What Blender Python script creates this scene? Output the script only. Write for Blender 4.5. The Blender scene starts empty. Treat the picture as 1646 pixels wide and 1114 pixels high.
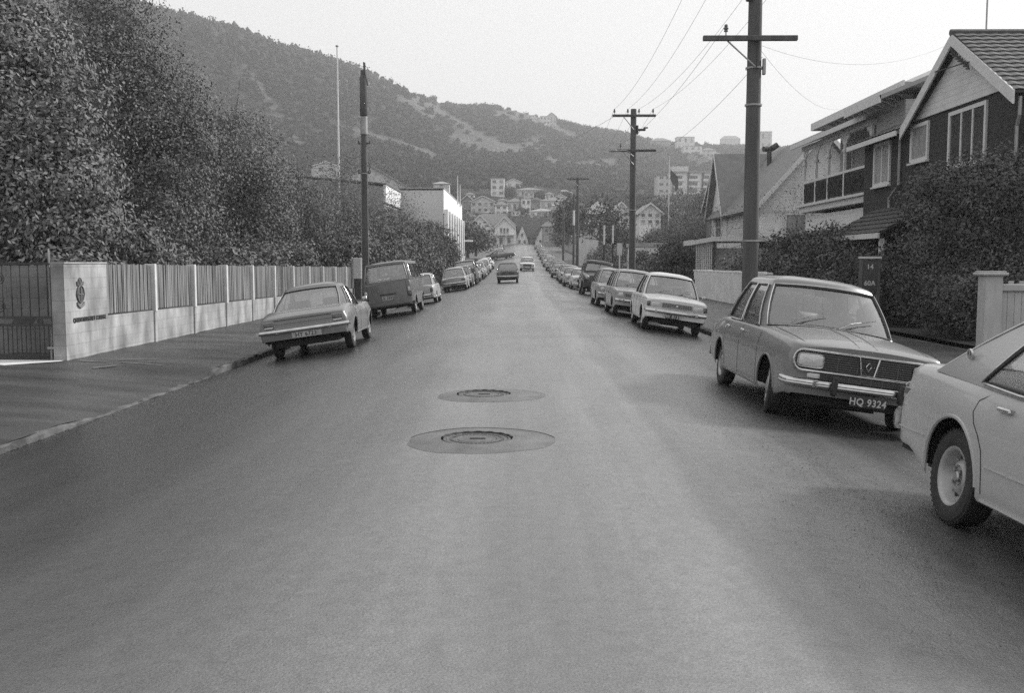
import bpy, math, random
import numpy as np
from mathutils import Vector, Matrix, Euler

# ------------------------------------------------------------------ camera, world, sun, exposure
S = bpy.context.scene
COL = S.collection
R = math.radians
FPX, PW, PH = 1585.0, 1646.0, 1114.0            # focal length and size of the photograph in its pixels
HX, HY = 838.0, 422.0                           # vanishing point of the street in the photograph
CAMZ = 1.48
PITCH = math.atan((PH / 2 - HY) / FPX)
YAW = math.atan((HX - PW / 2) / FPX)
cd = bpy.data.cameras.new('camera'); cam = bpy.data.objects.new('camera', cd); COL.objects.link(cam)
cam.location = (0, 0, CAMZ)
cam.rotation_euler = (math.pi / 2 - PITCH, 0, YAW)
cd.lens = 36 * FPX / PW; cd.sensor_width = 36; cd.clip_end = 6000; cd.clip_start = 0.1
S.camera = cam
CM = Euler((math.pi / 2 - PITCH, 0, YAW)).to_matrix()

def at(px, py, Y):
    """point of the street space at depth Y that stands at pixel px, py (used to read real positions off the photograph)"""
    d = CM @ Vector(((px - PW / 2) / FPX, -(py - PH / 2) / FPX, -1))
    t = Y / d.y
    return d.x * t, CAMZ + d.z * t

SUN_DIR = Vector((0.80, 0.42, 0.56)).normalized()
w = bpy.data.worlds.new("World"); S.world = w; w.use_nodes = True
nt = w.node_tree; nt.nodes.clear()
sky = nt.nodes.new('ShaderNodeTexSky'); sky.sky_type = 'NISHITA'; sky.sun_disc = False
sky.sun_elevation = math.asin(SUN_DIR.z); sky.sun_rotation = math.atan2(SUN_DIR.x, SUN_DIR.y)
sky.air_density = 1.0; sky.dust_density = 4.0; sky.ozone_density = 1.0
bw = nt.nodes.new('ShaderNodeRGBToBW'); nt.links.new(sky.outputs[0], bw.inputs[0])
mx = nt.nodes.new('ShaderNodeMix'); mx.data_type = 'FLOAT'        # an even cloud layer over the clear sky
mx.inputs[0].default_value = 0.88; nt.links.new(bw.outputs[0], mx.inputs[2]); mx.inputs[3].default_value = 3.6
bg = nt.nodes.new('ShaderNodeBackground'); bg.inputs[1].default_value = 0.15
nt.links.new(mx.outputs[0], bg.inputs[0])
wo = nt.nodes.new('ShaderNodeOutputWorld'); nt.links.new(bg.outputs[0], wo.inputs[0])
sd = bpy.data.lights.new('sun', 'SUN'); sd.energy = 3.0; sd.angle = R(10); sd.color = (1, 0.995, 0.985)
so = bpy.data.objects.new('sun', sd); COL.objects.link(so)
so.rotation_euler = SUN_DIR.to_track_quat('Z', 'Y').to_euler()
S.view_settings.view_transform = 'Standard'; S.view_settings.look = 'None'
S.view_settings.exposure = 0.86; S.view_settings.gamma = 1
S.cycles.max_bounces = 6; S.cycles.transparent_max_bounces = 12
S.cycles.volume_bounces = 0; S.cycles.sample_clamp_indirect = 2.5; S.cycles.blur_glossy = 0.6; S.cycles.use_denoising = False

# ------------------------------------------------------------------ the lie of the land
def prof(y):
    return float(np.interp(y, [-60, 55, 75, 92, 108, 150, 200, 250, 275], [0, 0, .08, .3, .62, 2.1, 4.0, 6.1, 7.0]))
def camber(x):
    a = abs(x)
    return -.2 * (a / 3.3) ** 2.3 if a < 3.3 else -.2 - .14 * (a - 3.3)
def road(x, y): return prof(y) + camber(x)
KL, KR = -5.35, 4.95                            # kerbs
WL, WR = -8.1, 9.1                              # property lines
SKX = [-900, -300, 0, 280, 350, 400, 440, 500, 560, 600, 640, 700, 712, 800, 870, 940, 1000, 1060, 1150, 1300, 1500, 1800, 2600]
SKY_ = [20, -30, -20, 36, 56, 72, 86, 100, 119, 131, 143, 164, 174, 178, 194, 210, 220, 234, 238, 242, 246, 256, 300]
RR = [760, 760, 760, 760, 760, 760, 780, 800, 820, 840, 860, 900, 920, 960, 1000, 1010, 1020, 1040, 1050, 1050, 1050, 1050, 1050]
GS = [0, .12, .25, .5, .8, 1, 1.3, 3]
GZ = [0, .10, .2, .42, .82, 1, .9, .7]
def vnoise(x, y):
    return (math.sin(x * 1.0 + 1.3 * math.sin(y * .73 + 1)) + math.sin(y * 1.1 + 1.7 * math.sin(x * .61 + 2)) + .6 * math.sin((x + y) * 2.3 + 1.1 * math.sin((x - y) * 1.9))) / 2.6
def hill(x, y):
    r = math.hypot(x, y)
    if y < 1: return 0.
    px = HX + FPX * x / y if abs(x) < 3 * y else (2600 if x > 0 else -900)
    tan = (HY - np.interp(px, SKX, SKY_)) / FPX
    Rr = float(np.interp(px, SKX, RR))
    ct = y / r
    zr = tan * Rr * ct - 6
    s = (r - 262) / (Rr - 262)
    if s <= 0: return 0.
    b = (5 * vnoise(x * .018, y * .018) + 2.5 * vnoise(x * .05 + 4, y * .05)) * min(1, s * 3) * max(.25, 1 - s)
    return zr * float(np.interp(s, GS, GZ)) + b
def G(x, y):
    base = prof(y) - .30
    if -8 < x < 9 and y < 262: base = prof(y) - 1.1
    return base + hill(x, y)
def hit(px, py, d0=265):
    d = d0
    while d < 1500:
        x, z = at(px, py, d)
        if z <= G(x, d): return x, d, G(x, d)
        d += 2
    return x, d, z

# ------------------------------------------------------------------ mesh helpers
class MB:
    def __init__(s): s.v = []; s.f = []; s.M = None
    def add(s, vs, fs):
        n = len(s.v)
        if s.M is not None: vs = [s.M @ Vector(p) for p in vs]
        s.v += [tuple(p) for p in vs]; s.f += [tuple(i + n for i in f) for f in fs]; return s
    def box(s, x0, x1, y0, y1, z0, z1):
        return s.add([(x0,y0,z0),(x1,y0,z0),(x1,y1,z0),(x0,y1,z0),(x0,y0,z1),(x1,y0,z1),(x1,y1,z1),(x0,y1,z1)],
                     [(0,3,2,1),(4,5,6,7),(0,1,5,4),(1,2,6,5),(2,3,7,6),(3,0,4,7)])
    def rbox(s, x0, x1, y0, y1, z0, z1, r=.02):
        """box with chamfered edges"""
        n = []; 
        for (sx, X) in ((1, x0), (-1, x1)):
            for (sy, Y) in ((1, y0), (-1, y1)):
                for (sz, Z) in ((1, z0), (-1, z1)):
                    n += [(X + sx*r, Y + sy*r, Z), (X + sx*r, Y, Z + sz*r), (X, Y + sy*r, Z + sz*r)]
        import bmesh
        bm = bmesh.new(); [bm.verts.new(p) for p in n]
        bmesh.ops.convex_hull(bm, input=bm.verts[:]); bm.verts.index_update()
        vs = [v.co[:] for v in bm.verts]; fs = [[v.index for v in f.verts] for f in bm.faces]; bm.free()
        return s.add(vs, fs)
    def cyl(s, p, q, r, r2=None, n=10, cap=True):
        p, q = Vector(p), Vector(q); r2 = r if r2 is None else r2
        d = (q - p).normalized(); a = d.orthogonal().normalized(); b = d.cross(a)
        vs = []
        for c, rr in ((p, r), (q, r2)):
            vs += [c + (a * math.cos(2*math.pi*i/n) + b * math.sin(2*math.pi*i/n)) * rr for i in range(n)]
        fs = [(i, (i+1) % n, n + (i+1) % n, n + i) for i in range(n)]
        if cap: fs += [tuple(range(n - 1, -1, -1)), tuple(range(n, 2*n))]
        return s.add(vs, fs)
    def tube(s, pts, r, n=6, closed=False):
        pts = [Vector(p) for p in pts]; m = len(pts); rs = r if isinstance(r, (list, tuple)) else [r] * m
        vs = []; prev = None
        for i, p in enumerate(pts):
            if closed: t = pts[(i+1) % m] - pts[i-1]
            else: t = pts[min(i+1, m-1)] - pts[max(i-1, 0)]
            t = t.normalized() if t.length > 1e-9 else Vector((0,0,1))
            a = t.orthogonal().normalized() if prev is None else (prev - t * prev.dot(t))
            if a.length < 1e-6: a = t.orthogonal()
            a.normalize(); prev = a; b = t.cross(a)
            vs += [p + (a*math.cos(2*math.pi*k/n) + b*math.sin(2*math.pi*k/n)) * rs[i] for k in range(n)]
        fs = []
        for i in range(m if closed else m - 1):
            j = (i + 1) % m
            fs += [(i*n+k, i*n+(k+1) % n, j*n+(k+1) % n, j*n+k) for k in range(n)]
        if not closed: fs += [tuple(range(n-1, -1, -1)), tuple(range((m-1)*n, m*n))]
        return s.add(vs, fs)
    def lathe(s, prof_, c=(0,0,0), axis='x', n=24):
        """prof_: (radius, offset along the axis)"""
        vs = []; m = len(prof_)
        for k in range(n):
            a = 2*math.pi*k/n; ca, sa = math.cos(a), math.sin(a)
            for r_, o in prof_:
                q = (o, r_*ca, r_*sa) if axis == 'x' else ((r_*ca, o, r_*sa) if axis == 'y' else (r_*ca, r_*sa, o))
                vs.append((q[0]+c[0], q[1]+c[1], q[2]+c[2]))
        fs = [(k*m+i, k*m+i+1, ((k+1) % n)*m+i+1, ((k+1) % n)*m+i) for k in range(n) for i in range(m-1)]
        return s.add(vs, fs)
    def poly(s, pts, off):
        """flat outline thickened by the vector off"""
        n = len(pts); o = Vector(off)
        vs = [Vector(p) for p in pts] + [Vector(p) + o for p in pts]
        return s.add(vs, [tuple(range(n-1, -1, -1)), tuple(range(n, 2*n))] + [(i, (i+1) % n, n+(i+1) % n, n+i) for i in range(n)])
    def build(s, name, mat, parent=None, smooth=None, label=None, fix=True, more=()):
        me = bpy.data.meshes.new(name); me.from_pydata(s.v, [], s.f)
        for k, (st, mm) in enumerate(more):
            for i in range(st, len(me.polygons)): me.polygons[i].material_index = k + 1
        if fix:
            import bmesh
            bm = bmesh.new(); bm.from_mesh(me); bmesh.ops.recalc_face_normals(bm, faces=bm.faces[:]); bm.to_mesh(me); bm.free()
        me.materials.append(mat)
        for st, mm in more: me.materials.append(mm)
        if smooth:
            me.polygons.foreach_set('use_smooth', [True] * len(me.polygons)); me.set_sharp_from_angle(angle=R(smooth))
        me.update()
        o = bpy.data.objects.new(name, me); COL.objects.link(o)
        if parent: o.parent = parent
        if label: o['label'] = label
        return o

def fast_mesh(name, V, F, mat, parent=None, smooth=False):
    """V (n,3), F (m,k) numpy arrays"""
    me = bpy.data.meshes.new(name); k = F.shape[1]
    me.vertices.add(len(V)); me.vertices.foreach_set('co', V.astype(np.float32).ravel())
    me.loops.add(F.size); me.loops.foreach_set('vertex_index', F.astype(np.int32).ravel())
    me.polygons.add(len(F)); me.polygons.foreach_set('loop_start', np.arange(0, F.size, k, dtype=np.int32))
    me.polygons.foreach_set('loop_total', np.full(len(F), k, dtype=np.int32))
    if smooth: me.polygons.foreach_set('use_smooth', np.ones(len(F), dtype=bool))
    me.update(calc_edges=True); me.materials.append(mat)
    o = bpy.data.objects.new(name, me); COL.objects.link(o)
    if parent: o.parent = parent
    return o

def tag(o, label=None, cat=None, group=None, kind=None):
    if label: o['label'] = label
    if cat: o['category'] = cat
    if group: o['group'] = group
    if kind: o['kind'] = kind
    return o
def empty(name, loc=(0,0,0), rz=0):
    o = bpy.data.objects.new(name, None); COL.objects.link(o); o.location = loc; o.rotation_euler = (0, 0, rz); o.empty_display_size = .2
    return o
def copy_tree(o, parent=None):
    c = o.copy(); COL.objects.link(c); c.parent = parent
    for ch in list(o.children): copy_tree(ch, c)
    return c

# ------------------------------------------------------------------ materials
def mat(name, g, rough=.7, var=0., scale=3., spec=.5, metal=0., bump=0., bscale=20., boards=0, bricks=None, detail=4, coat=0., stretch=(1,1,1), low=None):
    m = bpy.data.materials.new(name); m.use_nodes = True; t = m.node_tree; N = t.nodes; L = t.links
    b = N['Principled BSDF']; b.inputs['Roughness'].default_value = rough; b.inputs['Metallic'].default_value = metal
    b.inputs['Specular IOR Level'].default_value = spec; b.inputs['Coat Weight'].default_value = coat
    b.inputs['Base Color'].default_value = (g, g, g, 1)
    co = N.new('ShaderNodeTexCoord'); mp = N.new('ShaderNodeMapping'); mp.inputs['Scale'].default_value = stretch
    L.new(co.outputs['Object'], mp.inputs[0])
    col = None
    if var:
        n = N.new('ShaderNodeTexNoise'); n.inputs['Scale'].default_value = scale; n.inputs['Detail'].default_value = detail
        L.new(mp.outputs[0], n.inputs[0])
        r = N.new('ShaderNodeMapRange'); r.inputs[1].default_value = .3; r.inputs[2].default_value = .7
        r.inputs[3].default_value = g * (1 - var) if low is None else low; r.inputs[4].default_value = g * (1 + var)
        L.new(n.outputs[0], r.inputs[0]); col = r.outputs[0]
        L.new(col, b.inputs['Base Color'])
    h = None
    if bump:
        n2 = N.new('ShaderNodeTexNoise'); n2.inputs['Scale'].default_value = bscale; n2.inputs['Detail'].default_value = 5
        L.new(mp.outputs[0], n2.inputs[0]); h = n2.outputs[0]
    if boards:
        # lapped boards: a saw of the height, boards per metre
        sp = N.new('ShaderNodeSeparateXYZ'); L.new(co.outputs['Object'], sp.inputs[0])
        mu = N.new('ShaderNodeMath'); mu.operation = 'MULTIPLY'; mu.inputs[1].default_value = abs(boards)
        L.new(sp.outputs[2], mu.inputs[0])
        fr = N.new('ShaderNodeMath'); fr.operation = 'FRACT'; L.new(mu.outputs[0], fr.inputs[0]); h = fr.outputs[0]
        # a darker line along the lap of each board
        rr = N.new('ShaderNodeMapRange'); rr.inputs[1].default_value = .0; rr.inputs[2].default_value = .14; rr.inputs[3].default_value = .62; rr.inputs[4].default_value = 1
        L.new(fr.outputs[0], rr.inputs[0])
        mm = N.new('ShaderNodeMath'); mm.operation = 'MULTIPLY'; L.new(rr.outputs[0], mm.inputs[0])
        if col: L.new(col, mm.inputs[1])
        else: mm.inputs[1].default_value = g
        L.new(mm.outputs[0], b.inputs['Base Color'])
    if bricks:
        bk = N.new('ShaderNodeTexBrick'); bk.inputs['Scale'].default_value = 1
        bk.inputs['Brick Width'].default_value = bricks[0]; bk.inputs['Row Height'].default_value = bricks[1]; bk.inputs['Mortar Size'].default_value = bricks[2]
        bk.inputs['Mortar Smooth'].default_value = .3
        bk.offset = bricks[3]
        bk.inputs['Color1'].default_value = (1,1,1,1); bk.inputs['Color2'].default_value = (.86,.86,.86,1); bk.inputs['Mortar'].default_value = (bricks[4],)*3 + (1,)
        # blocks laid along the wall: use (x+y, z)
        sp = N.new('ShaderNodeSeparateXYZ'); L.new(co.outputs['Object'], sp.inputs[0])
        ad = N.new('ShaderNodeMath'); L.new(sp.outputs[0], ad.inputs[0]); L.new(sp.outputs[1], ad.inputs[1])
        cb = N.new('ShaderNodeCombineXYZ'); L.new(ad.outputs[0], cb.inputs[0]); L.new(sp.outputs[2], cb.inputs[1])
        L.new(cb.outputs[0], bk.inputs[0])
        ml = N.new('ShaderNodeMix'); ml.data_type = 'RGBA'; ml.blend_type = 'MULTIPLY'; ml.inputs[0].default_value = 1
        L.new(bk.outputs[0], ml.inputs[6])
        if col: L.new(col, ml.inputs[7])
        else: ml.inputs[7].default_value = (g, g, g, 1)
        L.new(ml.outputs[2], b.inputs['Base Color'])
        if not h: h = bk.outputs[0]
    if h:
        bp = N.new('ShaderNodeBump'); bp.inputs['Strength'].default_value = bump if bump else .5
        bp.inputs['Distance'].default_value = .02 if (boards or bricks) else .03
        L.new(h, bp.inputs['Height']); L.new(bp.outputs[0], b.inputs['Normal'])
    return m

def leaf_mat(name, g, var=.5, scale=.9, rough=.55, spec=.35):
    """foliage: each patch of leaves has its own tone"""
    m = mat(name, g, .75, var, scale, .2, detail=5)
    return m
def glass_mat(name, tint=.62, base=.12, gl=.12):
    m = bpy.data.materials.new(name); m.use_nodes = True; t = m.node_tree; N = t.nodes; L = t.links
    N.clear(); o = N.new('ShaderNodeOutputMaterial')
    tr = N.new('ShaderNodeBsdfTransparent'); tr.inputs[0].default_value = (tint,)*3 + (1,)
    g = N.new('ShaderNodeBsdfGlossy'); g.inputs['Roughness'].default_value = .03; g.inputs['Color'].default_value = (.95,.95,.95,1)
    d = N.new('ShaderNodeBsdfDiffuse'); d.inputs[0].default_value = (base,)*3 + (1,)
    m1 = N.new('ShaderNodeMixShader'); m1.inputs[0].default_value = .10; L.new(tr.outputs[0], m1.inputs[1]); L.new(d.outputs[0], m1.inputs[2])
    fr = N.new('ShaderNodeLayerWeight'); fr.inputs[0].default_value = .35
    mr = N.new('ShaderNodeMapRange'); mr.inputs[3].default_value = gl; mr.inputs[4].default_value = .8
    L.new(fr.outputs['Fresnel'], mr.inputs[0])
    m2 = N.new('ShaderNodeMixShader'); L.new(mr.outputs[0], m2.inputs[0]); L.new(m1.outputs[0], m2.inputs[1]); L.new(g.outputs[0], m2.inputs[2])
    L.new(m2.outputs[0], o.inputs[0]); return m

M = {}
def paint(n, g): M[n] = mat(n, g, .32, .04, 2., .5, coat=.35); return M[n]
for n_, g_ in (('paint_white', .62), ('paint_offwhite', .36), ('paint_light', .30), ('paint_mid', .16), ('paint_grey', .115), ('paint_dark', .045), ('paint_black', .02), ('paint_silver', .13)): paint(n_, g_)
M['chrome'] = mat('chrome', .52, .22, .15, 9, metal=1.)
M['dull_metal'] = mat('dull_metal', .35, .4, .15, 8, metal=.8)
M['rubber'] = mat('rubber', .022, .75, .2, 12, bump=.15, bscale=60)
M['dark'] = mat('dark_trim', .018, .6)
M['under'] = mat('underbody', .012, .9)
M['interior'] = mat('car_interior', .05, .8, .2, 6)
M['seat'] = mat('seat_vinyl', .10, .55, .1, 6)
M['rim'] = mat('rim_paint', .34, .4, .1, 10, metal=.3)
M['glass'] = glass_mat('car_glass', .9, .30, .17)
M['trim_rubber'] = mat('window_rubber', .03, .5)
M['grille_bar'] = mat('grille_bar', .12, .4, metal=.5)
M['lens'] = mat('lamp_lens', .5, .1, .15, 40, coat=.8)
M['lens_dark'] = mat('tail_lens', .06, .15, .2, 30, coat=.8)
M['plate_black'] = mat('plate_black', .02, .4)
M['plate_silver'] = mat('plate_reflective', .35, .4)
M['text_white'] = mat('plate_characters', .42, .5)
M['text_black'] = mat('black_characters', .03, .5)

def text_mesh(name, body, size, m, parent=None, extrude=.002, space=1.05, offset=0.):
    """letters as a real mesh lying in the local x-z plane, centred"""
    c = bpy.data.curves.new(name, 'FONT'); c.body = body; c.size = size; c.align_x = 'CENTER'; c.align_y = 'CENTER'; c.extrude = extrude; c.space_character = space; c.offset = offset; c.resolution_u = 3
    t = bpy.data.objects.new('tmp', c); COL.objects.link(t)
    bpy.context.view_layer.update()
    me = bpy.data.meshes.new_from_object(t.evaluated_get(bpy.context.evaluated_depsgraph_get()))
    bpy.data.objects.remove(t); me.materials.clear(); me.materials.append(m); me.name = name
    o = bpy.data.objects.new(name, me); COL.objects.link(o); o.parent = parent
    return o
# ------------------------------------------------------------------ cars
def curve(pts):
    xs = [p[0] for p in pts]; zs = [p[1] for p in pts]
    def f(x):
        if x <= xs[0]: return zs[0]
        if x >= xs[-1]: return zs[-1]
        i = max(k for k in range(len(xs)-1) if xs[k] <= x)
        def sl(k):
            if k <= 0 or k >= len(xs)-1: return (zs[min(k+1,len(xs)-1)]-zs[max(k-1,0)])/(xs[min(k+1,len(xs)-1)]-xs[max(k-1,0)])
            a = (zs[k]-zs[k-1])/(xs[k]-xs[k-1]); b = (zs[k+1]-zs[k])/(xs[k+1]-xs[k])
            return 0 if a*b <= 0 else 2*a*b/(a+b)
        h = xs[i+1]-xs[i]; t = (x-xs[i])/h
        return (2*t**3-3*t*t+1)*zs[i] + (t**3-2*t*t+t)*h*sl(i) + (-2*t**3+3*t*t)*zs[i+1] + (t**3-t*t)*h*sl(i+1)
    return f

class Car:
    def __init__(s, **k):
        d = dict(W=.82, sill=.24, bot_f=.30, bot_r=.32, R=.29, arch=.35, track=1.33, rs=.05, crease=.62, kb=.055, kt=.05, lean_f=.0, lean_r=.0,
                 gb=(-1.3,.8), gt=(-.9,.35), wb=.745, wt=.60, zr=1.36, crown=.06, bulge=.02, curv_f=.12, curv_r=.10, split=(.0,.5,1.), bpill=.035,
                 apill=.08, cpill=.16, hub='dish', body='paint_mid', trim='chrome', rear_frac=.86, front_frac=.92, t1=.07, t2=.90, lip=True, round_f=.06, round_r=.06, tumble=0, steer=0)
        d.update(k); s.__dict__.update(d)
        s.zs = curve(s.shoulder); s.zt = curve(s.top)
        s.tp = curve(s.plan) if hasattr(s, 'plan') else (lambda y: 1.)
        s.y0, s.y1 = s.shoulder[0][0], s.shoulder[-1][0]
    def zb(s, y):
        L = s.y1 - s.y0
        z = s.sill
        if y > s.axle[1] + s.arch: z = s.sill + (s.bot_f - s.sill) * min(1, (y - s.axle[1] - s.arch) / .3)
        if y < s.axle[0] - s.arch: z = s.sill + (s.bot_r - s.sill) * min(1, (s.axle[0] - s.arch - y) / .3)
        for a in s.axle:
            if abs(y - a) < s.arch - 1e-6: z = max(z, s.R + .01 + math.sqrt(s.arch**2 - (y-a)**2) * .97)
        return z
    def tap(s, y):
        t = s.tp(y); e = min(y - s.y0, 9); f = min(s.y1 - y, 9)
        if e < s.round_r: t *= 1 - .055 * (1 - e / s.round_r) ** 2
        if f < s.round_f: t *= 1 - .055 * (1 - f / s.round_f) ** 2
        return t
    def sx(s, y, z):
        zs = s.zs(y); zm = s.crease
        t = 1 - s.kb * max(0, (zm - z) / zm) ** 1.6 * 1.3 - s.kt * max(0, (z - zm) / max(.1, zs - zm)) ** 1.7
        return s.W * s.tap(y) * t
    def sh(s, y, z):
        """lean of the nose and the tail"""
        L = .45; o = 0
        if y > s.y1 - L: o += s.lean_f * (z - .55) * ((y - s.y1 + L) / L) ** 2
        if y < s.y0 + L: o -= s.lean_r * (z - .55) * ((s.y0 + L - y) / L) ** 2
        return o
    def topz(s, x, y):
        zs = s.zs(y); xe = max(.01, s.sx(y, zs - s.rs) - s.rs)
        f = min(1, abs(x) / xe)
        return zs + (s.zt(y) - zs) * (1 - f ** 2.4)
    def build(s, name='parked_car'):
        root = empty(name)
        ys = list(np.linspace(s.y0, s.y1, 46))
        for a in s.axle: ys += [a + s.arch * math.cos(math.pi * k / 16) for k in range(17)]
        ys += [s.y0 + .012, s.y0 + .03, s.y1 - .012, s.y1 - .03]
        ys = sorted(ys); ys = [y for i, y in enumerate(ys) if i == 0 or y - ys[i-1] > .006]
        ys[-1] = s.y1
        T = [0, .04, .15, .3, .45, .6, .75, .88, 1]
        V = []; nrow = 0
        for y in ys:
            zb = s.zb(y); zs = s.zs(y); half = []
            e = 0
            if y - s.y0 < .03: e = 1 - (y - s.y0) / .03
            if s.y1 - y < .03: e = 1 - (s.y1 - y) / .03
            zs -= .02 * e * e; zb += .015 * e * e
            for t in T:
                z = zb + t * (zs - s.rs - zb); x = s.sx(y, z)
                if t == 0: x -= .012
                half.append((x, y, z))
            xs_ = s.sx(y, zs - s.rs)
            for k in (1, 2, 3):
                a = k * math.pi / 6; half.append((xs_ - s.rs * (1 - math.cos(a)), y, zs - s.rs + s.rs * math.sin(a)))
            xe = xs_ - s.rs
            for f in (.9, .75, .55, .3, 0):
                half.append((xe * f, y, zs + (s.zt(y) - zs) * (1 - f ** 2.4)))
            row = half + [(-p[0], p[1], p[2]) for p in half[-2::-1]]
            row = [(p[0], p[1] + s.sh(y, p[2]), p[2]) for p in row]
            V += row; nrow = len(row)
        F = [(i*nrow+k, i*nrow+k+1, (i+1)*nrow+k+1, (i+1)*nrow+k) for i in range(len(ys)-1) for k in range(nrow-1)]
        F += [tuple(range(nrow)), tuple(range((len(ys)-1)*nrow, len(ys)*nrow))]
        mb = MB(); mb.add(V, F)
        # roof and pillars
        glass = s.greenhouse(mb)
        if s.lip:
            for a in s.axle:
                for sd_ in (-1, 1):
                    pts = []
                    for k in range(0, 17):
                        an = math.pi * k / 16; y = a + s.arch * math.cos(an); z = max(s.sill + .01, s.R + .01 + s.arch * .97 * math.sin(an))
                        pts.append((sd_ * (s.sx(y, z) - .002), y, z))
                    mb.tube(pts, .013, 6)
        # door gaps and handles
        cut = len(mb.f); gp = mb
        for yy in s.doors:
            for sd_ in (-1, 1):
                zz = np.linspace(s.zb(yy) + .03, s.zs(yy) - .03, 9)
                gp.tube([(sd_ * (s.sx(yy, z) - .0015), yy, z) for z in zz], .0045, 5)
        for (yy0, yy1, side) in s.seams:
            pts = [(side * (s.sx(y, s.zs(y)) - .10), y, s.topz(s.sx(y, s.zs(y)) - .10, y) + .0005) for y in np.linspace(yy0, yy1, 12)]
            gp.tube(pts, .004, 5)
        body = mb.build('body', M[s.body], root, smooth=38, more=[(cut, M['dark'])])
        um = MB(); yb0, yb1 = s.y0 + .12, s.y1 - .12
        um.box(-s.W + .28, s.W - .28, yb0, yb1, s.sill - .02, .46)
        for a0, a1 in ((yb0, s.axle[0] - s.arch - .02), (s.axle[0] + s.arch + .02, s.axle[1] - s.arch - .02), (s.axle[1] + s.arch + .02, yb1)):
            if a1 > a0: um.box(-s.W * .9, s.W * .9, a0, a1, s.sill + .04 + (.05 if a0 == yb0 or a1 == yb1 else 0), s.sill + .2)
        for a in s.axle:
            um.cyl((-s.track/2, a, s.R), (s.track/2, a, s.R), .045)
            for sd_ in (-1, 1):
                pts = []; n = 12
                for k in range(n + 1):
                    an = math.pi * k / n
                    pts.append((a + (s.arch + .02) * math.cos(an), s.R + (s.arch + .015) * math.sin(an)))
                vs = [(sd_ * (s.W * .93), p[0], p[1]) for p in pts] + [(sd_ * (s.W - .30), p[0], p[1]) for p in pts]
                um.add(vs, [(i, i+1, n+2+i, n+1+i) for i in range(n)] + [tuple(range(n+1, 2*n+2))])
        um.cyl((.3, s.y0 + .9, s.sill - .01), (.3, s.y0 + .02, s.sill + .0), .025)
        um.box(-.28, .28, s.axle[1] - .25, s.axle[1] + .4, s.sill - .07, s.sill + .1)
        um.box(-.45, .1, s.y0 + .25, s.y0 + .7, s.sill - .03, s.sill + .1)
        um.build('underbody', M['under'], root)
        # inside
        im = MB(); zf = s.zs((s.gb[0] + s.gb[1]) / 2)
        im.box(-s.wb + .05, s.wb - .05, s.gb[0] + .2, s.gb[1] - .16, zf - .02, s.zt(0) + .004)
        im.rbox(-s.wb + .08, s.wb - .08, s.gb[1] - .5, s.gb[1] - .2, zf - .02, zf + .07, .03)
        im.tube([(-.35*s.wheel_side + .17*math.cos(a), s.gb[1] - .56 + .07*math.sin(a), zf + .04 + .16*math.sin(a)) for a in np.linspace(0, 2*math.pi, 17)[:-1]], .012, 5, True)
        im.build('dashboard', M['interior'], root)
        y = s.gb[1] - 1.02
        for sx_ in (-.37, .37):
            MB().rbox(sx_ - .24, sx_ + .24, y - .13, y, zf - .1, min(zf + .24, s.zr - .1), .05).build('seat', M['seat'], root, smooth=40)
        if s.gt[0] < y - .75:
            yr = max(y - .85, s.gb[0] + .5); MB().rbox(-.58, .58, yr - .16, yr, zf - .1, zf + .18, .06).build('back_seat', M['seat'], root, smooth=40)
        s.root = root; s.glass_trim(glass, root)
        for a in s.axle:
            for sd_ in (-1, 1): s.wheel(root, a, sd_)
        for yy in s.handles:
            for sd_ in (-1, 1):
                h = MB(); z = s.zs(yy) - .11; x = s.sx(yy, z)
                h.M = Matrix.Diagonal((sd_, 1, 1, 1))
                h.rbox(x + .012, x + .035, yy - .075, yy + .075, z - .014, z + .014, .009); h.box(x - .01, x + .02, yy - .06, yy - .04, z - .01, z + .01); h.box(x - .01, x + .02, yy + .04, yy + .06, z - .01, z + .01)
                h.build('door_handle', M['chrome'], root)
        return root
    def greenhouse(s, mb):
        rings = [0, s.t1, .28, .5, .72, s.t2, 1.]
        fx = [0, .2, .4, .6, .78, s.front_frac]; rx = [0, .2, .4, .6, .75, s.rear_frac]
        # side columns: fractions between the rear corner and the front corner
        sp = s.split; cols = []
        segs = []
        nw = len(sp) - 1
        lo, hi = s.cpill, 1 - s.apill
        cuts = [lo + (hi - lo) * f for f in sp]
        side = [0.]
        win = []
        for i in range(nw):
            a = cuts[i] + (s.bpill / 2 if i > 0 else 0); b = cuts[i+1] - (s.bpill / 2 if i < nw - 1 else 0)
            n = 4; st = len(side)
            side += [a + (b - a) * k / n for k in range(n + 1)]; win.append((st, st + n))
        side.append(1.)
        def ring(t):
            yr = s.gb[0] + (s.gt[0] - s.gb[0]) * t; yf = s.gb[1] + (s.gt[1] - s.gb[1]) * t
            wd = s.wb + (s.wt - s.wb) * t ** (1.15) + s.bulge * math.sin(math.pi * t)
            P = []
            for f in rx: P.append((f * wd, yr + s.curv_r * f ** 2.5))
            P.append((wd * .985, yr + s.curv_r * 1.02 + .015))
            ya, yb = yr + s.curv_r + .05, yf - s.curv_f - .03
            for f in side: P.append((wd - (.012 if f in (0, 1) else 0), ya + (yb - ya) * f))
            P.append((wd * .985, yf - s.curv_f * 1.0))
            for f in fx[::-1]: P.append((f * wd, yf - s.curv_f * f ** 2.2))
            out = []
            for (x, y) in P:
                z0 = s.topz(x, y) - .03; 
                if t == 0: z = z0
                else:
                    zb_ = s.topz(min(x, s.wb), y) if False else s.zs(max(s.gb[0], min(s.gb[1], y)))
                    z = z0 + (s.zr - s.edge(x, wd) - z0) * t
                out.append((x, y, z))
            return out
        RG = [ring(t) for t in rings]; n = len(RG[0])
        nr = len(rx); ns = len(side)
        # mirrored full ring
        full = []
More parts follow.
